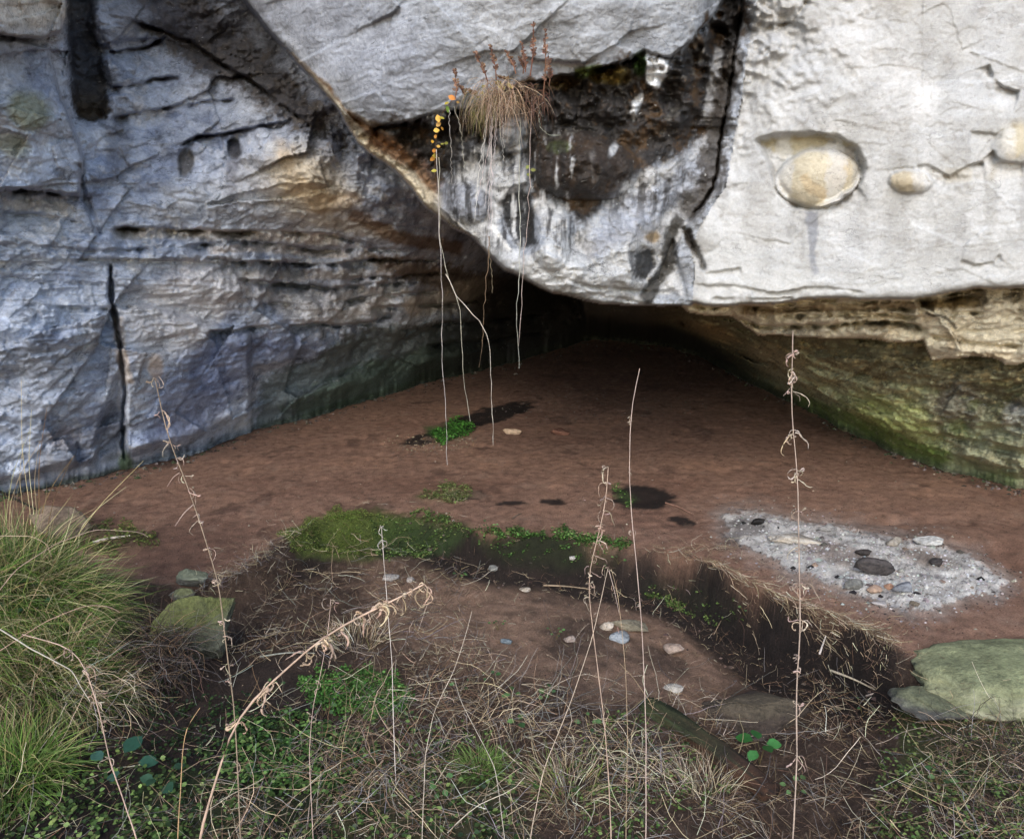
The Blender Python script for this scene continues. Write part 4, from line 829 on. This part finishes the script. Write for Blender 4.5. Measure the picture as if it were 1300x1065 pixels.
GT = [(100,130,58),(80,108,46),(124,148,72),(62,86,40),(156,150,106),(186,174,132),(170,150,110)]
GD = [(70,92,42),(54,74,36),(92,108,54),(140,134,86)]
g = 'tussocks on the left bank'
tussock(20, 740, 1500, (.25,.5), (.25,-.35), 'tall green tussock on the left bank just in front of the tan boulder', GT, .20, group=g)
tussock(85, 770, 1500, (.22,.42), (.35,-.4), 'tussock whose green blades arch right over the dead shrub', GT, .16, group=g)
tussock(25, 850, 1300, (.2,.42), (.1,-.4), 'middle tussock on the left bank mixed with yellow blades', GT+STRAW[:2], .20, group=g)
tussock(95, 870, 900, (.2,.36), (.3,-.4), 'darker tussock right of the middle one on the left bank', GD+STRAW[:1], .14, group=g)
tussock(15, 985, 1100, (.14,.3), (.1,-.3), 'bright tussock at the bottom left corner', [(110,142,64),(88,120,50),(130,152,84),(170,160,110)], .16, group=g)
tussock(-70, 800, 1000, (.25,.5), (.5,-.3), 'tussock running out of the frame at the left edge', GT, .2, group=g)
tussock(50, 690, 700, (.12,.25), (.2,-.2), 'short dark tuft hugging the tan boulder', GD, .16, group=g)
tussock(610, 975, 420, (.06,.15), (0,0), 'small fresh green grass tuft at the bottom centre', [(116,146,72),(94,124,56),(138,160,92)], .08, .0012)
tussock(1285, 895, 420, (.08,.18), (-.1,-.1), 'pale green grass tuft growing against the mossy boulder', [(120,146,84),(96,126,64)], .10, .0012)
tussock(455, 815, 200, (.08,.2), (0,0), 'upright dry yellowish grass clump above the bright green mat', STRAW+[(126,124,74)], .16, .0011, droop=.4)
tussock(890, 1000, 260, (.06,.2), (0,0), 'pale dead grass clump in front of the rotten plank', STRAW, .14, .0012, droop=.8)
tussock(720, 1000, 320, (.08,.2), (0,0), 'straw coloured clump mixed with green at the bottom centre', STRAW+[(110,128,60)], .14, .0012, droop=1.2)
tussock(1205, 880, 160, (.04,.11), (-.1,-.1), 'dry wispy tuft where the mossy boulder meets the long flat dark stone', STRAW+[(120,132,80)], .10, .001)
tussock(432, 680, 1500, (.02,.055), (0,-.2), 'short grass on the yellow green moss mound', [(120,138,60),(96,118,48)], .16, .0009)
tussock(573, 632, 160, (.03,.08), (0,0), 'dry grass sprouting from the small tuft on the cave floor', STRAW+[(110,118,66)], .10, .001)
# ------------------------------------------------------------------ dead shrub (fine hanging stems by the slab)
def tangle(name, px, py, n, label, cols, L=(.15,.4), spread=(.16,.12), h=.2, cat='dead shrub', r=(.0007,.0018)):
    c = gp1(px, py); p = c + np.stack([U(-1,1,n)*spread[0], U(-1,1,n)*spread[1], U(0,1,n)*h], 1)
    a = U(0, 2*math.pi, n); d = np.stack([np.cos(a)*.8, np.sin(a)*.6, U(-.6,1.0,n)], 1); l = U(L[0], L[1], n)
    P = walk(p, d, l, 10, .9, U(0,2.4,n)); R = U(r[0], r[1], n)[:, None]*np.linspace(1,.5,10)[None]
    P[..., 2] = np.maximum(P[..., 2], c[2]-.12)
    o = build(name, tubes(P, R, pal(cols, n), 3), 'dry', org=c); o.location = [float(v) for v in c]; return tag(o, label, cat)
tangle('dead_shrub', 190, 855, 1200, 'dark tangled dead shrub between the grass and the greenish slab', DARK+DARK+BROWN+GREY[:2], (.12,.36), (.20,.14), .22)
tangle('dead_shrub', 110, 900, 260, 'thin pale tangled stems at the foot of the left tussocks', STRAW+GREY+BROWN, (.15,.4), (.22,.16), .14)
tangle('dead_shrub', 640, 920, 260, 'open tangle of dead bramble stems at the bottom centre', BROWN+GREY+STRAW, (.2,.5), (.34,.16), .10)
tangle('dead_shrub', 470, 985, 230, 'tangle of dry twigs at the bottom left of centre', BROWN+GREY+STRAW[:2], (.2,.45), (.26,.14), .12)
tangle('dead_shrub', 790, 975, 200, 'pale dead stems tangled left of the rotten plank', STRAW+GREY, (.15,.4), (.20,.12), .10)
tangle('dead_shrub', 1270, 975, 240, 'brown tangle of fine twigs at the bottom right corner', BROWN+DARK+STRAW[:1], (.15,.35), (.2,.16), .14)
tangle('dead_shrub', 1240, 885, 160, 'wiry brown tangle along the foot of the mossy boulder', BROWN+STRAW, (.08,.2), (.22,.05), .03)
tangle('dead_shrub', 905, 700, 60, 'few wiry twigs above the shaded ditch', BROWN+STRAW, (.08,.25), (.2,.05), .02)
# ------------------------------------------------------------------ tall dried stalks near the camera
def curls(P, n, size, cols, rad):
    """each a looping withered leaf as a tapered tube; returns list of (V,F,C)"""
    out = []
    for i in range(n):
        k = 18; l = size*U(2.2, 5.5); a = U(0, 6.28); sg = random.choice((-1, 1)); ph = U(-.9, .9); cur = U(1.5, 6.5)*sg; hd = ph + (0 if random.random() < .5 else math.pi)
        t = np.linspace(0, 1, k); an = hd + cur*t**U(.7, 2.0) + .5*np.sin(t*U(4, 11)+a)
        st = l/k*np.stack([np.cos(an), .45*np.sin(an*1.3+a), np.sin(an)*.9-.55], 1)
        Q = P[i] + np.cumsum(st, 0) + RNG.normal(size=(k, 3))*size*.03; R = rad*U(.25,.8)*(np.sin(math.pi*np.clip(t*.9+.1, 0, 1))**.7)*(1+.35*np.sin(t*20+a)) + rad*.12
        out.append(tubes(Q[None], R[None], pal(cols, 1, .14), 5))
    return out
STALK = [(160,140,124),(178,158,142),(140,122,108)]
def stalk(path, Y, r, label, nodes=(), csize=.012, crad=.0022, cols=STALK, toground=True, group='tall dried stalks in front of the cave', name='dried_stalk', per=2, stemcol=None, forks=()):
    path = np.array(path, float); Ys = np.linspace(Y[0], Y[1], len(path)) if isinstance(Y, tuple) else np.full(len(path), Y)
    W = at(path[:, 0], path[:, 1], Ys)
    if toground:
        b = W[0].copy(); zg = float(terrain(b[:1], b[1:2], False)[0]); b[2] = min(b[2], zg-.02); W = np.vstack([b, W])
    o = W[0].copy(); o[2] = max(o[2], -1)
    e = tag(empty(name, o), label, 'dried plant', group)
    k = 40; Q = smooth_path(W, k); Q[:, :2] += .003*RNG.normal(size=(k, 2)).cumsum(0)*.12
    rr = r*np.linspace(1.15, .55, k)*(1+.25*(np.arange(k) % 6 == 0))
    build('stem', tubes(Q[None], rr[None], pal([stemcol] if stemcol else cols, 1, .05), 6), 'dry', e, o)
    for (fx, fy, tx, ty) in forks:
        A = at(fx, fy, Ys.mean()); Bp_ = at(tx, ty, Ys.mean()-.03); m = smooth_path([A, (A+Bp_)/2+[0, 0, .008], Bp_], 10)
        build('side_stem', tubes(m[None], (r*.6*np.linspace(1, .4, 10))[None], pal(cols, 1, .05), 5), 'dry', e, o)
    for ny in nodes:
        nx, ny2 = ny if isinstance(ny, tuple) else (None, ny)
        pxq, pyq = topix(Q); i = int(np.argmin(abs(pyq-ny2))) if nx is None else int(np.argmin(np.hypot(pxq-nx, pyq-ny2)))
        pr = per+random.choice((1, 2, 3)); pp = np.repeat(Q[i][None], pr, 0) + RNG.normal(size=(pr, 3))*.004
        V, Fq, C = merge(*curls(pp, pr, csize, cols, crad))
        mesh_obj('withered_leaf', V-o, Fq, M['dry'], e, cols=C)
    return e
stalk([(1006,1068),(1012,960),(1010,880),(1016,790),(1014,700),(1012,600),(1003,520),(1005,470),(1006,420)], 2.1, .0023, 'tallest knotty pale stalk rising in front of the ash on the right', (955,900,862,842,795,750,742,700,650,610,600,560,545,505,480,455), .013, .0026, per=2)
stalk([(820,1068),(820,930),(815,800),(808,720),(802,660),(798,600),(800,520),(811,468)], 2.3, .0018, 'straight slender pale stalk crossing the round dark hollow', (930,860,760,665,600,540), .004, .0012, per=1, cols=[(186,170,154),(168,150,134)])
stalk([(776,1068),(768,930),(752,800),(745,740),(752,700),(764,660),(770,620),(771,592)], 2.1, .0020, 'curly stalk left of the straight slender one', (760,735,715,700,680,664,650,632,616,600), .009, .0018, per=2)
stalk([(672,1068),(690,975),(725,890),(750,820),(764,760),(773,722)], 2.2, .0018, 'smooth stalk leaning right to cross the curly one', (722,), .008, .0013, per=2, forks=[(773,724,786,778)])
stalk([(306,1068),(302,960),(296,880),(285,800),(278,740),(262,690),(246,640),(232,600),(214,560),(205,520),(196,480)], 2.2, .0021, 'tall bent stalk on the left with a tuft before the rock joint', (960,862,850,800,790,740,735,690,655,(236,620),(230,605),(222,585),(214,560),(212,553),(205,520),(198,490)), .010, .0021, per=2, forks=[(228,600,212,618),(246,640,222,668)])
stalk([(250,1075),(280,975),(292,930),(310,895),(352,862),(400,815),(450,785),(500,764),(538,742)], (1.35,1.5), .0031, 'thick pale stalk slanting up to the right close to the camera', ((300,905),(352,862),(378,830),(400,815),(420,805),(438,792),(455,783),(480,770),(500,764),(520,752),(532,746)), .010, .0028, per=3, cols=[(178,156,134),(160,138,116)])
stalk([(499,900),(498,850),(492,770),(486,700),(484,668)], 2.9, .0017, 'pale stem standing in front of the moss mound', (690,672), .012, .0014, per=2, cols=[(190,184,172)])
stalk([(176,1068),(140,960),(128,900),(112,850),(95,822),(30,805)], 1.9, .0020, 'brown curly stalk leaning left among the tussocks', (955,925,890,872,850,826), .011, .002, per=2)
stalk([(226,1068),(232,960),(236,925),(254,898)], 1.9, .0018, 'short bare stalk tip at the bottom left', (), cols=[(178,146,108)])
stalk([(398,1068),(392,960),(396,900),(408,850),(416,806),(420,760)], 2.0, .0012, 'thin curly stalk behind the thick slanting one', (905,870,820,790,760), .012, .0014, per=2)
stalk([(536,1068),(540,960),(552,900),(578,850),(594,800),(600,776)], 2.3, .0015, 'pale bent stem left of centre', (880,), .006, .001, per=1, cols=[(180,168,150)])
stalk([(640,1068),(628,975),(600,920),(584,890),(576,860)], 2.2, .0015, 'short pale stem crossing the tangle at the bottom centre', (), cols=[(186,172,154)])
stalk([(740,1068),(746,950),(736,880),(700,800),(690,760)], 2.3, .0012, 'dark wiry stalk beside the smooth leaning one', (860,800), .006, .001, per=1, cols=[(70,60,58)])
stalk([(795,1068),(797,930),(795,860),(790,800),(783,745),(776,722)], 2.35, .0012, 'thin stalk just left of the straight slender one', (850,800,745), .005, .001, per=1, cols=[(160,136,116)])
# arching pale stems over the left tussocks
for pth, Y, lb in (([(-60,860),(0,826),(60,788),(110,768),(140,770),(152,777)], 2.5, 'lower pale stem arching over the left tussocks'), ([(-40,800),(20,722),(70,690),(120,672),(180,676),(186,682)], 2.8, 'upper grey stem arching over the left tussocks'),
        ([(-40,690),(0,680),(40,680),(60,690),(66,706)], 2.7, 'short pale stem arching at the left edge'), ([(-30,780),(40,824),(90,850),(114,890)], 1.9, 'brown stem falling to the right across the left tussocks')):
    stalk(pth, Y, .0018, lb, (), cols=[(176,168,156),(150,130,112)], toground=False, group='arching stems over the left tussocks', name='arching_stem')
for i, (bx, by, tx, ty) in enumerate([(40,660,27,482),(44,662,40,520),(50,660,60,515),(12,640,52,560),(8,650,38,545),(30,650,30,560),(48,664,50,560),(52,650,95,578),(58,680,92,580),(90,690,182,585),(70,680,130,640),(100,672,160,618)]):
    c = gp1(bx, max(by, 668)+20); Yb = c[1]; mid = ((bx+tx)/2-6, (by+ty)/2)
    W = np.array([c, at(bx, by, Yb), at(mid[0], mid[1], Yb), at(tx, ty, Yb)]); Q = smooth_path(W, 14)
    o = build('straw_stem', tubes(Q[None], (.0028*np.linspace(1,.35,14))[None], pal([(176,160,120),(196,180,140),(150,120,80)], 1), 4), 'dry', org=c); o.location = [float(v) for v in c]
    tag(o, 'long straw coloured grass stem standing before the base of the left rock', 'grass stem', 'straw stems at the foot of the left rock')
# ------------------------------------------------------------------ things growing on the ledge of the hanging block
YL_ = float(np.linalg.norm(rp(640, 120)[1]))
def root(path, label, r=.003, Y=None, cols=[(186,176,164)], forks=()):
    path = np.array(path, float); Y0 = min(rp(path[0, 0], path[0, 1])[1], rp(path[0, 0], path[0, 1]-30)[1]+.03)-.05 if Y is None else Y
    Yq = np.array([min(Y0, rp(a, b)[1]-.04) if b < 372 else Y0 for a, b in path]); Yq = np.minimum.accumulate(Yq)
    W = at(path[:, 0], path[:, 1], np.minimum(Yq, Y0)); Q = smooth_path(W, 24)
    Q[1:-1, 0] += RNG.normal(size=22)*.0035
    o = build('hanging_root', tubes(Q[None], (r*.8*(1+.25*RNG.normal(size=24))*np.linspace(1,.5,24))[None], pal(cols, 1, .08), 4), 'dry', org=W[0]); o.location = [float(v) for v in W[0]]
    return tag(o, label, 'root', 'roots and stems hanging from the ledge')
root([(554,190),(556,260),(559,330),(563,370),(560,420),(566,520),(568,590)], 'leftmost long thin root reaching from the yellow ivy nearly to the floor', .0034)
root([(557,200),(558,300),(566,348),(584,384),(586,440),(590,490),(597,535)], 'kinked root right of the leftmost one', .0034)
root([(566,348),(584,384),(612,408),(620,430),(624,470),(626,565)], 'branching root slanting right to above the dark damp hollow', .0032, 5.1)
root([(621,300),(619,340),(614,400),(613,430),(608,466)], 'short dark root hanging under the lip right of centre', .0028, cols=[(130,110,92)])
root([(660,150),(659,240),(660,330),(656,400),(659,468)], 'straight pale root hanging past the lip of the block', .0036)
root([(675,120),(673,200),(672,250),(668,312),(664,340),(661,400),(658,440)], 'second straight pale root twisting round the first', .0030)
root([(620,300),(624,340),(625,372)], 'short forked root at the lip', .0026, cols=[(150,130,110)])
root([(570,140),(572,180),(574,235)], 'thin root under the orange leaves', .0022); root([(576,135),(586,170),(590,215)], 'thin root curving right of the orange leaves', .0022)
root([(690,130),(684,140),(684,160),(696,172),(712,172)], 'looping root right of the dry grass clump', .0026); root([(690,130),(676,142),(655,146)], 'short root lying across the ledge', .003)
for i, (x0, y0, x1, y1) in enumerate([(622,146,618,300),(624,146,622,280),(626,148,615,262),(629,150,624,302),(632,150,628,250),(620,140,612,240),(634,155,640,205),(618,150,602,282),(627,160,606,255),(638,150,640,188),(623,160,620,320)]):
    root([(x0,y0),((x0+x1)/2+U(-3,3),(y0+y1)/2),(x1,y1)], 'white root of the bundle hanging below the dry grass clump', .0024, cols=[(204,198,190)])
def spike(x0, y0, x1, y1, lb, gl='reddish dried flower spikes on the ledge'):
    Y = min(rp(x0, y0)[1], rp(x1, y1)[1])-.06; A = at(x0, y0, Y); B = at(x1, y1, Y-.03); Q = smooth_path([A, A*.6+B*.4+[.01,0,.0], B], 14)
    e = tag(empty('dried_flower_spike', A), lb, 'dried flower', gl)
    build('stem', tubes(Q[None], (.0034*np.linspace(1,.6,14))[None], pal([(120,84,64)], 1), 4), 'dry', e, A)
    n = 46; t = U(.25, 1, n); P = np.stack([np.interp(t, np.linspace(0,1,14), Q[:, j]) for j in range(3)], 1)
    a = U(0, 6.28, n); d = np.stack([np.cos(a), np.sin(a), U(.2,1.2,n)], 1); s = U(.018,.032,n)*(1.1-.5*t)
    build('seed_head', leaves(P, d, nrm(np.stack([np.cos(a+1.5), np.sin(a+1.5), np.ones(n)*.3],1)), s, s*.7, pal([(110,84,70),(88,68,60),(134,106,88)], n)), 'dry', e, A)
for a in ((619,104,602,66,'short spike leaning left above the green leaf'),(630,102,622,58,'spike bending over the middle of the dry grass clump'),(655,94,641,64,'slender spike leaning left of the tall pair'),(664,94,660,74,'smallest spike between the slender ones'),(667,92,662,55,'thin spike just left of the tallest'),
          (673,97,677,28,'tallest spike on the ledge'),(689,128,692,36,'second tallest spike, with its foot below the ledge edge'),(697,110,696,70,'short spike right of the two tall ones'),(578,126,577,88,'bushy reddish spike above the orange leaves'),(590,124,584,110,'stub of a spike right of the orange leaves'),(606,124,592,114,'low spike lying left of the dry grass clump'),(645,104,632,98,'low bent spike in the middle of the dry grass clump')): spike(*a)
def clump(px, py, n, wpx, L, label, cols, name='hanging_grass_clump', w=.0012):
    Y = min(rp(px, py)[1], rp(px, py-28)[1], rp(px, py-14)[1])-.07; c = at(px, py, Y); s = wpx/F*Y/2
    p = c + np.stack([U(-1,1,n)*s, U(-.04,.04,n), U(-.09,.07,n)], 1); d = np.stack([RNG.normal(size=n)*1.1, U(-1,-.1,n), U(-.2,1,n)], 1)
    P = walk(p, d, U(L[0],L[1],n), 8, .5, U(2.5,5,n)); W = (w*U(.6,1.4,n))[:, None]*np.linspace(1,.2,8)[None]
    o = build(name, blades(P, W, pal(cols, n, .15)), 'grass', org=c); o.location = [float(v) for v in c]; return tag(o, label, 'grass')
clump(632, 116, 480, 50, (.05,.30), 'tan dry grass clump drooping from the ledge', [(190,164,140),(170,144,120),(206,184,160),(140,112,90)])
clump(612, 128, 160, 30, (.08,.2), 'greenish drooping wisps left of the tan clump', [(140,132,80),(120,116,70)])
clump(682, 122, 120, 26, (.06,.16), 'reddish withered leaves right of the tan clump', [(116,88,72),(98,74,62)], w=.0025)
def leafy(name, label, cat, pts, cols, size, Y=None, stem=None, group=None, stemcol=(110,90,60), up=(0,-1,.35), stemr=.002):
    P = np.array([at(a, b, (min(rp(a, b)[1], rp(a, b-20)[1]+.05)-.07) if Y is None else Y) for a, b in pts]); o = P[0].copy()
    e = tag(empty(name, o), label, cat, group)
    if stem is not None:
        S = smooth_path([at(a, b, (rp(a, b)[1]-.05) if Y is None else Y+.01) for a, b in stem], 18)
        build('stem', tubes(S[None], np.full((1, 18), stemr), pal([stemcol], 1), 5), 'dry', e, o)
    for p in P:
        a = U(0, 6.28); d = np.array([[math.cos(a), .3*math.sin(a), math.sin(a)*.8-.2]]); s = np.array([size*U(.5, 1.2)])
        build('leaf', leaves(p[None]-d*s*.4, d, nrm(np.array([up])+RNG.normal(size=(1,3))*.3), s, s*U(.6, .95), pal(cols, 1, .2)), 'leaf', e, o)
    return e
leafy('trailing_ivy', 'trailing ivy stem with yellow and orange leaves hanging left of the dry clump', 'ivy', [(573,124),(581,130),(560,150),(557,158),(561,163),(553,173),(549,181),(556,186),(551,193),(548,203),(552,198),(562,183),(567,182),(552,217),(556,150),(553,166)],
      [(206,158,62),(216,176,84),(190,132,54),(170,160,70)], .042, stem=[(577,124),(560,145),(553,180),(552,222)])
leafy('ledge_weed', 'small green and yellow leaves at the top of the dry grass clump', 'weed', [(615,110),(612,118),(631,106),(637,110),(646,108),(650,112),(607,124),(566,132),(568,138),(640,112)], [(150,150,54),(90,120,50),(180,166,74)], .045)
leafy('ledge_weed', 'few olive leaves low on the dark rock by the pale roots', 'weed', [(670,212),(676,216),(672,222)], [(120,124,66)], .035)
# ------------------------------------------------------------------ plants in the near bank
def herb(px, py, n, size, cols, label, name='bramble_sprig', h=.06, spread=.05, group='green sprigs in the near bank', cat='sprig'):
    c = gp1(px, py); e = tag(empty(name, c), label, cat, group)
    a = np.arange(n)*2.4+U(0,6); tip = c + np.stack([np.cos(a)*spread*U(.5,1.2,n), np.sin(a)*spread*U(.5,1.2,n), h*U(.6,1.3,n)], 1)
    Q = np.stack([smooth_path([c, (c+t)/2+[0,0,h*.3], t], 8) for t in tip]); build('stem', tubes(Q, np.full((n, 8), .0011), pal([(96,84,52)], n), 4), 'dry', e, c)
    for i in range(n):
        d = np.array([[math.cos(a[i]), math.sin(a[i]), U(-.2,.3)]]); s = np.array([size*U(.8,1.25)])
        build('leaf', leaves(tip[i][None]-d*.01, d, nrm(np.array([[U(-.3,.3), -.45, 1.0]])), s, s*.85, pal(cols, 1, .1)), 'leaf', e, c)
    return e
herb(964, 972, 5, .075, [(66,118,62),(82,136,84),(56,104,52)], 'seedling with five broad green leaves in front of the rotten plank', 'leafy_seedling', .12, .06, None, 'seedling')
herb(150, 985, 4, .085, [(58,92,76),(46,80,62)], 'blue green broad leaves at the bottom left', 'broad_leaf_weed', .08, .08, None, 'weed')
herb(205, 1000, 4, .06, [(48,76,56),(40,66,46)], 'dark broad leaves right of the blue green ones', 'broad_leaf_weed', .06, .08, None, 'weed')
herb(40, 800, 5, .05, [(56,88,66),(66,100,60)], 'small dark leaves between the left tussocks', 'broad_leaf_weed', .2, .09, None, 'weed')
for px, py, n, s, lb in ((585,738,4,.03,'tiny grey green sprig on the bare earth under the bank'),(695,893,5,.032,'bramble leaves near the bottom centre'),(650,892,4,.03,'bramble leaves left of the near bottom centre ones'),(618,870,4,.026,'small sprig above the centre tangle'),(585,880,3,.028,'paired pale leaves left of the centre tangle'),
    (632,800,5,.02,'dark feathery sprig on the bare earth'),(706,812,6,.02,'dark upright sprig among the straw'),(658,930,4,.04,'arching green leaves above the fresh grass tuft'),(750,930,5,.03,'yellow green sprig left of the straight stalk'),(785,720,5,.022,'reddish green sprig hanging on the bank edge'),
    (622,676,7,.022,'grey green trailing sprig at the top of the bank edge'),(1095,910,3,.02,'tiny bright leaf on the litter right of the seedling'),(1195,880,4,.024,'sprig at the left end of the long flat dark stone'),(945,782,5,.024,'bright sprig in the shaded ditch'),(410,910,5,.03,'sprig at the edge of the bright green mat'),(346,880,5,.022,'sprig in the dark hollow left of centre'),
    (1010,1010,5,.03,'sprig at the bottom right of centre'),(1190,1000,6,.028,'sprig near the bottom right'),(560,1010,6,.03,'sprig near the bottom centre left')):
    herb(px, py, n, s, [(78,108,62),(96,128,76),(60,88,52)], lb)
# ------------------------------------------------------------------ rotten plank
A = gp1(815, 893)+[0,0,.005]; B = gp1(985, 1012)+[0,0,.0]; ex = nrm(B-A); sd_v = nrm(np.cross(ex, [0,0,1])); upv = np.cross(sd_v, ex)
k, m_ = 90, 28; t = np.linspace(0, 1, k); an = np.linspace(0, 2*math.pi, m_, endpoint=False)
sq = lambda v: np.sign(v)*np.abs(v)**.55
Vp = []; Cp_ = []
for i in range(k):
    e_ = .55+.45*min(1, i/4, (k-1-i)/4)
    for a in an:
        u_, v_ = sq(math.cos(a))*.06*e_, sq(math.sin(a))*.034*e_
        gr_ = perlin(np.array([i*.045]), np.array([u_*90]), np.array([v_*90]))[0]
        Vp.append(A+(B-A)*t[i]+sd_v*u_*(1+.3*gr_)+upv*(v_+.014*gr_)+upv*.02*math.sin(t[i]*3)); 
        mm = min(max(gr_*1.2+.45, 0), 1); c = lin((72,50,36))*(1-mm)+lin((34,27,23))*mm
        ms_ = min(max((1-t[i])*1.9-.6+gr_*.9, 0), 1)*(math.sin(a) > -.3); Cp_.append(c*(1-ms_)+lin((52,58,34))*ms_)
Vp = np.array(Vp); ii = np.arange(k*m_).reshape(k, m_); jj = np.roll(ii, -1, 1)
Fp = np.stack([ii[:-1], jj[:-1], jj[1:], ii[1:]], -1).reshape(-1, 4); caps = [np.concatenate([Fp]), np.array([list(ii[0])]), np.array([list(ii[-1][::-1])])]
o = mesh_obj('rotten_plank', Vp-A, caps, M['wood'], cols=np.array(Cp_)); o.location = [float(v) for v in A]; tag(o, 'rotten brown wooden plank with a mossy end lying at the bottom right of centre', 'plank')
def stick(p0, p1, r, label, cols=[(120,104,88)], name='stick', lift=.01):
    A = gp1(*p0)+[0,0,lift]; B = gp1(*p1)+[0,0,lift]; Q = smooth_path([A, (A+B)/2+[U(-.01,.01),U(-.01,.01),.01], B], 12)
    o = build(name, tubes(Q[None], (r*np.linspace(1,.5,12))[None], pal(cols, 1), 6), 'wood', org=A); o.location = [float(v) for v in A]; tag(o, label, 'stick')
stick((845,640),(880,655),.008,'pale stick lying right of the round dark hollow',[(150,120,96)]); stick((650,660),(662,652),.006,'small brown stick on the floor above the bank')
stick((715,676),(760,684),.006,'thin stick on the floor edge above the leafy cover',[(150,124,100)]); stick((118,690),(165,680),.012,'short pale stick on the turf at the left',[(190,180,164)])
stick((330,835),(400,830),.005,'pale straight stick across the dark hollow',[(150,140,130)]); stick((690,745),(750,750),.007,'curved pale stick under the bank',[(160,142,120)])
stick((1055,848),(1110,876),.007,'bleached stick in the litter at the right',[(180,166,146)]); stick((1100,882),(1150,878),.006,'bleached flat splinter above the long dark stone',[(190,180,164)]); stick((1040,835),(1048,812),.006,'short white twig end sticking out of the litter',[(196,190,180)],lift=.03)
stick((-20,622),(80,672),.012,'dark twig lying at the foot of the left rock',[(40,34,32)],lift=.06)
# ------------------------------------------------------------------ light
SUN_EL, SUN_AZ = math.radians(33), math.radians(188)      # azimuth the light comes from, clockwise from +Y
w = bpy.data.worlds.new('World'); scn.world = w; w.use_nodes = True
nt = w.node_tree; sk = nt.nodes.new('ShaderNodeTexSky'); sk.sky_type = 'NISHITA'; sk.sun_disc = False
sk.sun_elevation = SUN_EL; sk.sun_rotation = SUN_AZ; sk.dust_density = 1.0; sk.air_density = 1.0
nt.links.new(sk.outputs[0], nt.nodes['Background'].inputs[0]); nt.nodes['Background'].inputs[1].default_value = 0.15
ld = bpy.data.lights.new('sun', 'SUN'); lo = bpy.data.objects.new('sun', ld); COL.objects.link(lo)
ld.energy = 0.85; ld.angle = math.radians(28); ld.color = (1, .96, .90)
sd_ = Vector((math.sin(SUN_AZ)*math.cos(SUN_EL), math.cos(SUN_AZ)*math.cos(SUN_EL), math.sin(SUN_EL)))
lo.rotation_euler = sd_.to_track_quat('Z', 'Y').to_euler(); lo.location = (0, -5, 8)
scn.view_settings.view_transform = 'Standard'; scn.view_settings.look = 'None'; scn.view_settings.exposure = 1.35; scn.view_settings.gamma = 1
scn.cycles.max_bounces = 6; scn.cycles.diffuse_bounces = 4
